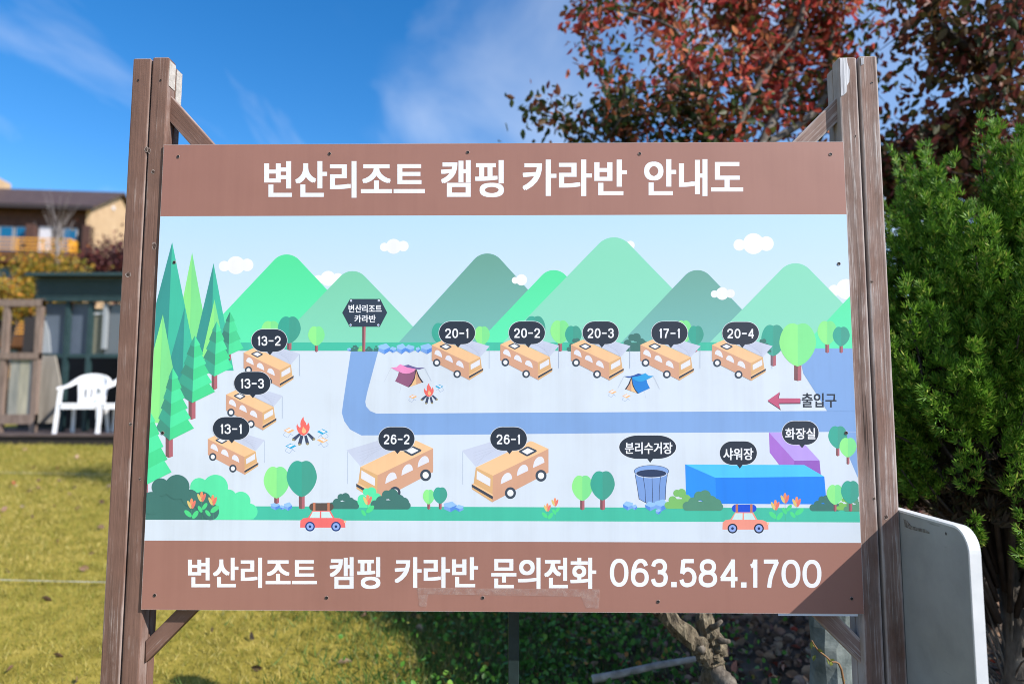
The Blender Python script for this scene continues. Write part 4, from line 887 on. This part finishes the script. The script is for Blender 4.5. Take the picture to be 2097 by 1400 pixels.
# ------------------------------------------------------------------ grass, ground cover, leaf litter
def scatter_ground(n, x0, x1, y0, y1, fn=None):
    x = x0+(x1-x0)*rng.random(n); y = y0+(y1-y0)*rng.random(n)
    if fn is not None: k = fn(x, y); x, y = x[k], y[k]
    return np.stack([x, y, gz(x, y)], 1)
def edge_x(y): return .15+.35*np.sin(y*1.7)+.2*np.sin(y*4.3)
GRASS = leafmat('dry_grass', [(0, S(92, 96, 34, .8)), (.25, S(156, 144, 62, .88)), (.55, S(200, 180, 96, .9)), (.8, S(220, 202, 130, .92)), (.81, S(126, 134, 44, .8)), (1, S(110, 124, 40, .8))], .6, .3, (S(150, 148, 62, .85), 1.6))
p = scatter_ground(330000, -7.6, .9, .75, 7.6, lambda x, y: (x > -1.02*(y-CAM.y)-.9) & (x < edge_x(y)-.25+.35*rng.normal(size=len(x))) & (rng.random(len(x)) < np.clip(2.6/(y-CAM.y), .3, 1)))
n = len(p); d = rng.normal(size=(n, 3))*.55; d[:, 2] = 1
TV = np.array([(-.06, 0, 0), (.06, 0, 0), (0.03, 1, .12)]); TF = np.array([(0, 1, 2)])
V, Fc = instances(TV, TF, frames(p, d, rng.random(n)*6.28, (.016+.02*rng.random(n))*(1+.12*(p[:, 1]))))
tag(npmesh('lawn_grass', V, Fc, GRASS), 'dry yellow green lawn grass', 'grass', kind='stuff')
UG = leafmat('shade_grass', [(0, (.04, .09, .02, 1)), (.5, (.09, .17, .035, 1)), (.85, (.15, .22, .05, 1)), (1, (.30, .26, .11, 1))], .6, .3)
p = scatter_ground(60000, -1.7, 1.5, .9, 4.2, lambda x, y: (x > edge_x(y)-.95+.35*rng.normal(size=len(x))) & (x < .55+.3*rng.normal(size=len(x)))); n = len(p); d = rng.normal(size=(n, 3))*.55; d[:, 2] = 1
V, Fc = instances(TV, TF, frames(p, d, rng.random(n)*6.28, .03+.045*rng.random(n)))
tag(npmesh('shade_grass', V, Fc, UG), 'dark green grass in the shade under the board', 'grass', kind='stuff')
COVER = leafmat('ground_cover', [(0, (.03, .09, .015, 1)), (.4, (.06, .17, .025, 1)), (.75, (.10, .25, .035, 1)), (.93, (.18, .33, .05, 1)), (1, (.5, .2, .06, 1))], .45, .25)
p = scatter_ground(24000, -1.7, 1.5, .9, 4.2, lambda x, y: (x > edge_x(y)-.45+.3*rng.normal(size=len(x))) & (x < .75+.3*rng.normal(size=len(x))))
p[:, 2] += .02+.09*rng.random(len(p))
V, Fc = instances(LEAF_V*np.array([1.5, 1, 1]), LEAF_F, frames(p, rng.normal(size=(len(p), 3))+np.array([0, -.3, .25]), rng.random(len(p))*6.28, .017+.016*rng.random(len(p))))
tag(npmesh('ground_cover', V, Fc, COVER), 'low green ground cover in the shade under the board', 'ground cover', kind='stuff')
LITTER = leafmat('leaf_litter', [(0, (.09, .055, .04, 1)), (.4, (.2, .12, .08, 1)), (.7, (.34, .21, .13, 1)), (.88, (.46, .35, .26, 1)), (1, (.42, .07, .04, 1))], .7, .1)
p = scatter_ground(15000, .1, 5.2, .2, 5.0, lambda x, y: x > edge_x(y)+.1+.3*rng.normal(size=len(x))); p[:, 2] += .008+.02*rng.random(len(p))
pl_ = scatter_ground(260, -6.5, .2, .9, 7.2); pl_[:, 2] += .02; p = np.concatenate([p, pl_])
dd = rng.normal(size=(len(p), 3)); dd[:, 2] *= .35
V, Fc = instances(LEAF_V*np.array([1.2, 1, 1.5]), LEAF_F, frames(p, dd, rng.normal(size=len(p))*.5+1.57, .04+.03*rng.random(len(p))))
tag(npmesh('leaf_litter', V, Fc, LITTER), 'brown fallen leaves on the soil under the trees', 'leaf litter', kind='stuff')

# weathered pole lying in the ground cover
a_, b_ = DD(1214, 1390, 2.95), DD(1405, 1352, 3.05)
o = empty('fallen_pole', a_); tag(o, 'short weathered grey pole lying in the ground cover beside the knotty trunk', 'pole')
v_ = b_-a_; tube('pole', [(0, 0, 0), tuple(v_*.3), tuple(v_*.7+Vector((0, 0, .004))), tuple(v_*1.1)], [.017, .016, .014, .012], noisy('grey_driftwood', [(.3, S(130, 120, 112, .8)), (.7, S(206, 196, 188, .8))], 14, .8), o, 9, .08)
v_ = v_.normalized(); tube('cut_end', [tuple(-v_*.002), tuple(-v_*.0005)], [.0155, .0165], ENDGRAIN, o, 9)
# grey stone post wrapped in torn plastic
def stone():
    b0 = DD(1712, 1480, 2.35); b0.z = float(gz(b0.x, b0.y))-.02
    o = empty('stone_post', b0); tag(o, 'grey stone post wrapped in torn pale plastic behind the lower right brace', 'stone')
    top = DD(1700, 1240, 2.35).z-b0.z; n = 14; V = []; Fq = []
    for i in range(12):
        for k in range(n):
            a = 2*math.pi*k/n; r = .062*(1+.10*math.sin(3*a+i)+.06*random.uniform(-1, 1)); V.append((r*math.cos(a)*1.15, r*math.sin(a), top*i/11))
    for i in range(11):
        for k in range(n): Fq.append((i*n+k, i*n+(k+1) % n, (i+1)*n+(k+1) % n, (i+1)*n+k))
    Fq.append(tuple(11*n+k for k in range(n)))
    pydata('stone', V, Fq, noisy('grey_stone', [(.3, S(84, 94, 92, .8)), (.7, S(138, 146, 142, .8))], 16, .85, bmp=.6), o)
    V = []; Fq = []; nu, nv = 22, 12
    for j in range(nv):
        for i in range(nu):
            a = math.pi*(1.0+i/(nu-1)*1.05)-.1; r = .078+.026*math.sin(i*1.9+j*1.3)+.014*random.uniform(-1, 1)+.03*max(0, 1-j/4)
            V.append((r*1.25*math.cos(a), r*math.sin(a), top*(.05+.52*j/(nv-1))+.025*math.sin(i*1.3)))
    for j in range(nv-1):
        for i in range(nu-1):
            if random.random() > .06: Fq.append((j*nu+i, j*nu+i+1, (j+1)*nu+i+1, (j+1)*nu+i))
    pl = mat('torn_plastic', S(214, 220, 222, .8), .3, .5); pydata('plastic_sheet', V, Fq, pl, o)
stone()
def seedling():
    b0 = DD(1735, 1440, 2.15); b0.z = float(gz(b0.x, b0.y))
    o = empty('seedling', b0); tag(o, 'thin seedling with green and orange leaves in front of the wrapped stone', 'plant')
    rel = lambda x, y: tuple(DD(x, y, 2.15)-b0)
    pth = spline([(0, 0, 0), rel(1728, 1396), rel(1700, 1352), rel(1675, 1330), rel(1662, 1310)], 5); tube('stem', pth, list(np.linspace(.004, .002, len(pth))), mat('seedling_stem', (.2, .1, .04, 1), .6), o, 6)
    q = np.array([rel(x, y) for x, y in ((1662, 1312), (1665, 1322), (1674, 1328), (1683, 1338), (1692, 1346), (1697, 1352), (1706, 1360), (1670, 1340), (1722, 1385))])
    slm = leafmat('seedling_leaves', [(0, (.08, .2, .02, 1)), (.6, (.18, .2, .04, 1)), (1, (.4, .16, .04, 1))])
    for k in range(len(q)): leaves('leaf', q[k:k+1], .02, slm, o, .2)
seedling()

# ------------------------------------------------------------------ deck, shed, screen and chairs at the far side of the lawn
DK = 9.35
deckz = DD(100, 889, DK).z
def YD(D): return D+CAM.y
DECKM = noisy('deck_board', [(.3, S(78, 66, 66, .7)), (.6, S(110, 96, 94, .7)), (.8, S(140, 126, 120, .7))], 1.0, .75, sc=(3, 30, 30))
deck = empty('timber_deck', (0, YD(DK), deckz-.3)); tag(deck, 'low dark timber deck carrying the white chairs', 'deck')
x0, x1 = -9.5, -3.2
for i in range(17): box('plank', x0, x1, i*.145, i*.145+.137, .27+random.uniform(-.002, .002), .3, DECKM, deck)
box('fascia', x0, x1, .03, .06, .10, .268, mat('dark_fascia', (.02, .016, .016, 1), .8), deck)
for i in range(5): box('joist', x0+.3+i*1.4, x0+.4+i*1.4, .1, 2.4, -.12, .268, DECKM, deck)
PLAST = noisy('white_plastic', [(.3, (.72, .73, .76, 1)), (.7, (.8, .8, .82, 1))], 10, .35, bmp=.03)
def chair(px, D, rz, label):
    p = DD(px, 874, D); root = empty('plastic_chair', (p.x, p.y, deckz), rz); tag(root, label, 'chair', 'white plastic garden chairs on the deck')
    def leg(x, y, tx, ty, top): prism('leg', [Vector((x-.024, y-.02, 0)), Vector((x+.024, y-.02, 0)), Vector((x+.02, y+.02, 0)), Vector((x-.02, y+.02, 0))], (tx, ty, top), PLAST, root)
    leg(-.28, -.24, .035, .03, .62); leg(.28, -.24, -.035, .03, .62); leg(-.24, .25, .03, -.07, .42); leg(.24, .25, -.03, -.07, .42)
    prism('seat', [Vector(q) for q in ((-.24, -.24, .40), (-.22, -.27, .395), (.22, -.27, .395), (.24, -.24, .40), (.21, .2, .37), (-.21, .2, .37))], (0, 0, .03), PLAST, root, .006)
    box('apron', -.22, .22, -.262, -.235, .345, .40, PLAST, root)
    # arm and back rim in one sweep
    rim = spline([(-.25, -.25, .63), (-.275, -.1, .65), (-.27, .08, .68), (-.235, .2, .75), (-.15, .255, .815), (0, .275, .84), (.15, .255, .815), (.235, .2, .75), (.27, .08, .68), (.275, -.1, .65), (.25, -.25, .63)], 4)
    V = []; Fq = []
    for i, q in enumerate(rim):
        q = Vector(q); c = Vector((q.x, q.y, 0)); d = c.normalized() if c.length else Vector((0, 1, 0)); back = max(0, (q.y-.08)/.2); hh = .018+.04*back; ww = .028*(1-.7*back)+.004
        for s_, t_ in ((-1, -1), (1, -1), (1, 1), (-1, 1)): V.append(q+d*ww*s_+Vector((0, 0, hh*t_*.8-.02*back)))
    for i in range(len(rim)-1):
        for k in range(4): Fq.append((4*i+k, 4*i+(k+1) % 4, 4*i+4+(k+1) % 4, 4*i+4+k))
    n = len(V); Fq += [(3, 2, 1, 0), (n-4, n-3, n-2, n-1)]
    pydata('arm_rim', V, Fq, PLAST, root)
    def slat(xa, xb, za=.38, zb=.79):
        ya, yb = .215, .268-.6*((xa+xb)/2)**2
        prism('slat', [Vector((xa*.8, ya, za)), Vector((xb*.8, ya, za)), Vector((xb, yb, zb)), Vector((xa, yb, zb))], (0, .012, 0), PLAST, root)
    for xa, xb in ((-.215, -.125), (-.09, -.035), (-.005+.0, .045), (.075, .215)): slat(xa, xb)
    prism('back_panel', [Vector((-.2, .245, .64)), Vector((.2, .245, .64)), Vector((.19, .262, .79)), Vector((-.19, .262, .79))], (0, .014, 0), PLAST, root)
    prism('back_panel', [Vector((-.18, .215, .40)), Vector((.18, .215, .40)), Vector((.185, .222, .50)), Vector((-.185, .222, .50))], (0, .014, 0), PLAST, root)
chair(172, 9.85, R(12), 'white plastic armchair standing clear of the post on the deck')
chair(257, 9.95, R(12), 'white plastic armchair half hidden by the left post')

shed = empty('garden_shed', (0, YD(10.3), deckz)); tag(shed, 'open garden shed with dark green slatted roof edge and grey sheet walls', 'shed')
GM = noisy('dark_green_metal', [(.3, (.02, .045, .048, 1)), (.7, (.035, .065, .07, 1))], 9, .4)
SX = lambda px, D=10.3: DD(px, 700, D).x
SZ = lambda py, D=10.3: DD(130, py, D).z-deckz
GREYP = noisy('grey_sheet', [(.3, S(92, 104, 122, .7)), (.7, S(116, 128, 144, .7))], 1.2, .4, bmp=.05)
xr = SX(470)
for i in range(6):
    za, zb2 = SZ(617-i*7.6), SZ(611-i*7.6); box('roof_slat', SX(72), xr, -.06-.004*i, -.03, za, zb2, GM, shed)
box('roof', SX(66), xr, -.25, 2.2, SZ(570), SZ(564), GM, shed)
box('fascia', SX(74), xr, -.02, .0, SZ(618), SZ(571), mat('fascia_green', (.01, .02, .022, 1), .5), shed)
for px in (130, 177, 300, 440):
    box('post', SX(px), SX(px+8), .0, .07, -.0, SZ(618), GM, shed)
box('rail', SX(82), xr, .005, .05, SZ(732), SZ(724), GM, shed)
for a, b2 in ((83, 130), (138, 177)):
    box('wall_sheet', SX(a), SX(b2), .075, .085, SZ(724), SZ(618), GREYP, shed)
CLEAR = mat('dusty_glazing', S(112, 118, 124, .7), .25, .5)
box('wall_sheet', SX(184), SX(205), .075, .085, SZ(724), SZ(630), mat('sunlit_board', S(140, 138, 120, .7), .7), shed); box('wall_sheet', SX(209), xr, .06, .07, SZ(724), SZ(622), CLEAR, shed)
box('window_bar', SX(182), SX(208), .055, .07, SZ(643), SZ(638), mat('white_bar', (.6, .6, .6, 1), .5), shed)
box('downpipe', SX(208), SX(216), .0, .05, SZ(714), SZ(622), mat('pale_pipe', (.3, .32, .34, 1), .4), shed)
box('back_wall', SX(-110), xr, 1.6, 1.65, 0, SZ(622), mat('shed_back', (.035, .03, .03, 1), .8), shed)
box('side_wall', xr, xr+.05, 0, 1.65, 0, SZ(570), GREYP, shed)
prism('tarpaulin', [Vector((SX(80), -.02, SZ(866))), Vector((SX(122), -.02, SZ(866))), Vector((SX(133), -.02, SZ(795))), Vector((SX(116), -.02, SZ(728))), Vector((SX(82), -.02, SZ(728)))], (0, .03, 0), noisy('pale_tarpaulin', [(.3, S(140, 132, 122, .8)), (.7, S(186, 178, 166, .8))], 1.0, .7, sc=(9, 9, 1)), shed)
prism('tarpaulin', [Vector((SX(83), .05, SZ(722))), Vector((SX(100), .05, SZ(722))), Vector((SX(94), .05, SZ(680))), Vector((SX(84), .05, SZ(655)))], (0, .02, 0), mat('white_sheet', (.34, .36, .38, 1), .6), shed)

screen = empty('timber_screen', (0, YD(9.95), deckz)); tag(screen, 'weathered timber screen with open upper frames at the left edge of the deck', 'screen')
OLD = noisy('old_timber', [(.3, S(116, 98, 88, .75)), (.6, S(152, 132, 120, .75)), (.8, S(176, 158, 146, .75))], 1.0, .8, sc=(30, 30, 3))
TX = lambda px: DD(px, 700, 9.95).x
TZ = lambda py: DD(40, py, 9.95).z-deckz
for px in (-190, -120, 2, 70): box('post', TX(px), TX(px+11), 0, .07, 0, TZ(612), OLD, screen)
box('rail', TX(-190), TX(81), -.01, .07, TZ(627), TZ(613), OLD, screen); box('rail', TX(-190), TX(81), -.015, .08, TZ(735), TZ(722), OLD, screen); box('rail', TX(-190), TX(81), -.01, .07, TZ(868), TZ(848), OLD, screen)
for i, px in enumerate(range(-179, 70, 20)):
    g = noisy('screen_board_%d' % (i % 3), [(.3, S(128+10*(i % 3), 132+8*(i % 3), 134, .75)), (.7, S(170+14*(i % 3), 170+10*(i % 3), 168, .75))], 1.0, .8, sc=(14, 14, 2))
    if px+20 < 2 or px > 5: box('board', TX(px), TX(min(px+19.4, 70)), .03, .045, TZ(848), TZ(736), g, screen)

# ------------------------------------------------------------------ the house on the rise
house = empty('holiday_house', (0, 0, 0)); c7, s7 = math.cos(R(7)), math.sin(R(7))
tag(house, 'brown and cream holiday block with orange balcony rails and dark roof', 'building')
C0 = DD(187, 420, 45.0); gh = float(gz(C0.x, C0.y))
house.matrix_basis = Matrix(((c7, -s7, 0, C0.x), (s7, c7, 0, C0.y), (0, 0, 1, gh), (0, 0, 0, 1)))
# local: -x runs left along the front, +y into the house, front at y=0
zE = C0.z-gh; LN = 13.5; WD = 8.0
HB = noisy('brown_cladding', [(.3, S(74, 52, 48, .8)), (.7, S(96, 68, 60, .8))], 3, .75, bmp=.1); CREAM = noisy('cream_render', [(.3, S(206, 172, 134, .72)), (.7, S(222, 190, 152, .72))], 1.5, .85, bmp=.1)
ROOFM = noisy('brown_roof', [(.3, S(78, 62, 58, .8)), (.7, S(96, 78, 72, .8))], 2, .6); WHT = mat('white_render', S(222, 222, 232, .8), .7); ORR = mat('orange_rail', S(240, 170, 60, .8), .5)
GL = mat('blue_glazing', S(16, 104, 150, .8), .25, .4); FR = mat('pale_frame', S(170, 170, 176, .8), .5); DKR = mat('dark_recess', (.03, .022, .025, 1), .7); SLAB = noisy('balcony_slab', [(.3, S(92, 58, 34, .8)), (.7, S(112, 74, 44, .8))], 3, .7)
box('wall', -LN, -.3, .6, WD, -1, zE-.1, HB, house)
prism('gable_wall', [Vector((-.3, .05, -1)), Vector((-.3, WD-.05, -1)), Vector((-.3, WD-.05, zE-.1)), Vector((-.3, WD/2, zE+1.85)), Vector((-.3, .05, zE-.1))], (.3, 0, 0), CREAM, house)
roof = empty('roof'); roof.parent = house
for s in (0, 1):
    a = [Vector((.35, -.35, zE-.12)), Vector((.35, WD/2, zE+2.15)), Vector((-LN-.3, WD/2, zE+2.15)), Vector((-LN-.3, -.35, zE-.12))]
    if s: a = [Vector((p.x, WD-p.y+.001, p.z)) for p in a]
    prism('roof_slope', a, (0, 0, -.16), ROOFM, roof)
box('eave', -LN-.3, .30, -.42, -.30, zE-.42, zE-.14, DKR, roof)
box('stair_tower', -12.6, -8.75, 3.5, 6, zE-1, zE+3.1, CREAM, house)
ST = 2.78
for st in range(4):
    zf = zE-3.45-st*ST
    if zf < -1: break
    box('balcony_slab', -LN, -.55, -.75, .6, zf-.75, zf, SLAB, house)
    for bay in range(3):
        ox = -bay*4.05
        box('pier', ox-.45, ox-.0, -.05, .6, zf, zf+ST-.75, HB, house) if bay == 0 else None
        box('pier', ox-4.05, ox-3.6, -.05, .62, zf, zf+ST-.75, HB, house)
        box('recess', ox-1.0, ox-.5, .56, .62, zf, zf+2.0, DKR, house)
        box('wall_panel', ox-3.5, ox-2.75, .52, .62, zf, zf+2.0, WHT, house)
        for a, b2 in ((1.05, 1.95), (2.0, 2.7), (4.15, 5.8)):
            if bay == 2 and a > 4: continue
            if a > 4: a, b2 = 4.1, 5.0
            w_ = box('window', ox-b2, ox-a, .50, .61, zf+.08, zf+1.95, FR, house)
            box('pane', ox-b2+.07, ox-a-.07, .485, .50, zf+.15, zf+1.88, GL if a != 2.0 else DKR, w_)
    for k in range(4):
        box('rail', -LN, -.9, -.74, -.70, zf+.10+.24*k, zf+.19+.24*k, ORR, house)
    for k in range(8): box('baluster', -.95-k*1.6, -.88-k*1.6, -.735, -.68, zf, zf+.92, ORR, house)
    box('end_rail', -.95, -.88, -.7, .5, zf+.05, zf+.95, ORR, house)
box('vent', .002, .03, 3.2, 3.7, zE-2.6, zE-2.0, FR, house); box('lamp', .002, .06, 2.9, 3.2, zE+.55, zE+.8, WHT, house)

# trees between the deck and the house
def small_tree(px, D, pys, label, leafm, n, size, rad, zr, name, nleaf=24, bark=DBARK):
    p = DD(px, 700, D); b0 = Vector((p.x, p.y, float(gz(p.x, p.y))-.05)); root = empty(name, b0); tag(root, label, 'tree')
    zt_ = DD(px, pys[0], D).z-b0.z; zl = DD(px, pys[1], D).z-b0.z
    tube('trunk', [(0, 0, 0), (.05, 0, zl*.6), (0, .03, (zl+zt_)/2)], [.012*zt_+.03, .01*zt_+.02, .02], bark, root, 7, .1)
    skel = [([(0, 0, zl*.6), (rad*.3*math.cos(a), rad*.3*math.sin(a), zl*1.02), (rad*.7*math.cos(a), rad*.7*math.sin(a), (zl+zt_)/2)], [.03, .02, .008]) for a in (0.3, 1.6, 2.9, 4.2, 5.4)]
    if n: crown_tree(root, skel, [((0, 0, (zl+zt_)/2), (rad, rad, (zt_-zl)/2), 1)], n, nleaf, size, leafm, bark, size*2.2, twig=.008)
    return root, skel
YEL = leafmat('yellow_leaves', [(0, (.10, .11, .015, 1)), (.4, (.22, .18, .02, 1)), (.7, (.40, .26, .03, 1)), (1, (.52, .20, .03, 1))], .5, .3)
MAR = leafmat('maroon_leaves', [(0, (.03, .012, .016, 1)), (.5, (.07, .02, .028, 1)), (.85, (.13, .03, .03, 1)), (1, (.24, .07, .04, 1))], .5, .2)
small_tree(98, 15, (505, 640), 'yellow autumn tree behind the timber screen', YEL, 120, .085, .85, 1, 'yellow_tree')
small_tree(12, 13.2, (572, 650), 'low golden bush tree at the left edge above the screen', YEL, 90, .08, .65, 1, 'golden_tree')
small_tree(232, 20, (482, 620), 'dark maroon tree against the cream gable', MAR, 200, .10, 1.15, 1, 'maroon_tree')
GREYT = noisy('pale_bark', [(.3, S(130, 122, 122, .8)), (.7, S(176, 168, 166, .8))], 10, .8)
def bare_tree():
    D = 22; p = DD(118, 700, D); b0 = Vector((p.x, p.y, float(gz(p.x, p.y))-.05)); root = empty('bare_tree', b0); tag(root, 'leafless pale tree in front of the brown balconies', 'tree')
    P = lambda x, y: tuple(DD(x, y, D)-b0)
    tube('trunk', spline([(0, 0, 0), P(116, 560), P(118, 500), P(122, 460)], 5), list(np.linspace(.07, .03, 16)), GREYT, root, 7, .08)
    br = []
    for i in range(34):
        y0 = random.uniform(455, 540); x1 = 118+random.uniform(-1, 1)*45; y1 = y0-random.uniform(25, 75)
        q = [Vector(P(118, y0)), Vector(P((118+x1)/2, (y0+y1)/2+4)), Vector(P(x1, y1))]; dy = random.uniform(-.6, .6); q[2].y += dy; q[1].y += dy*.5
        br.append(([tuple(a) for a in spline(q, 4)], list(np.linspace(.011, .003, 9))))
    tubes('branch', br, GREYT, root, 4)
bare_tree()
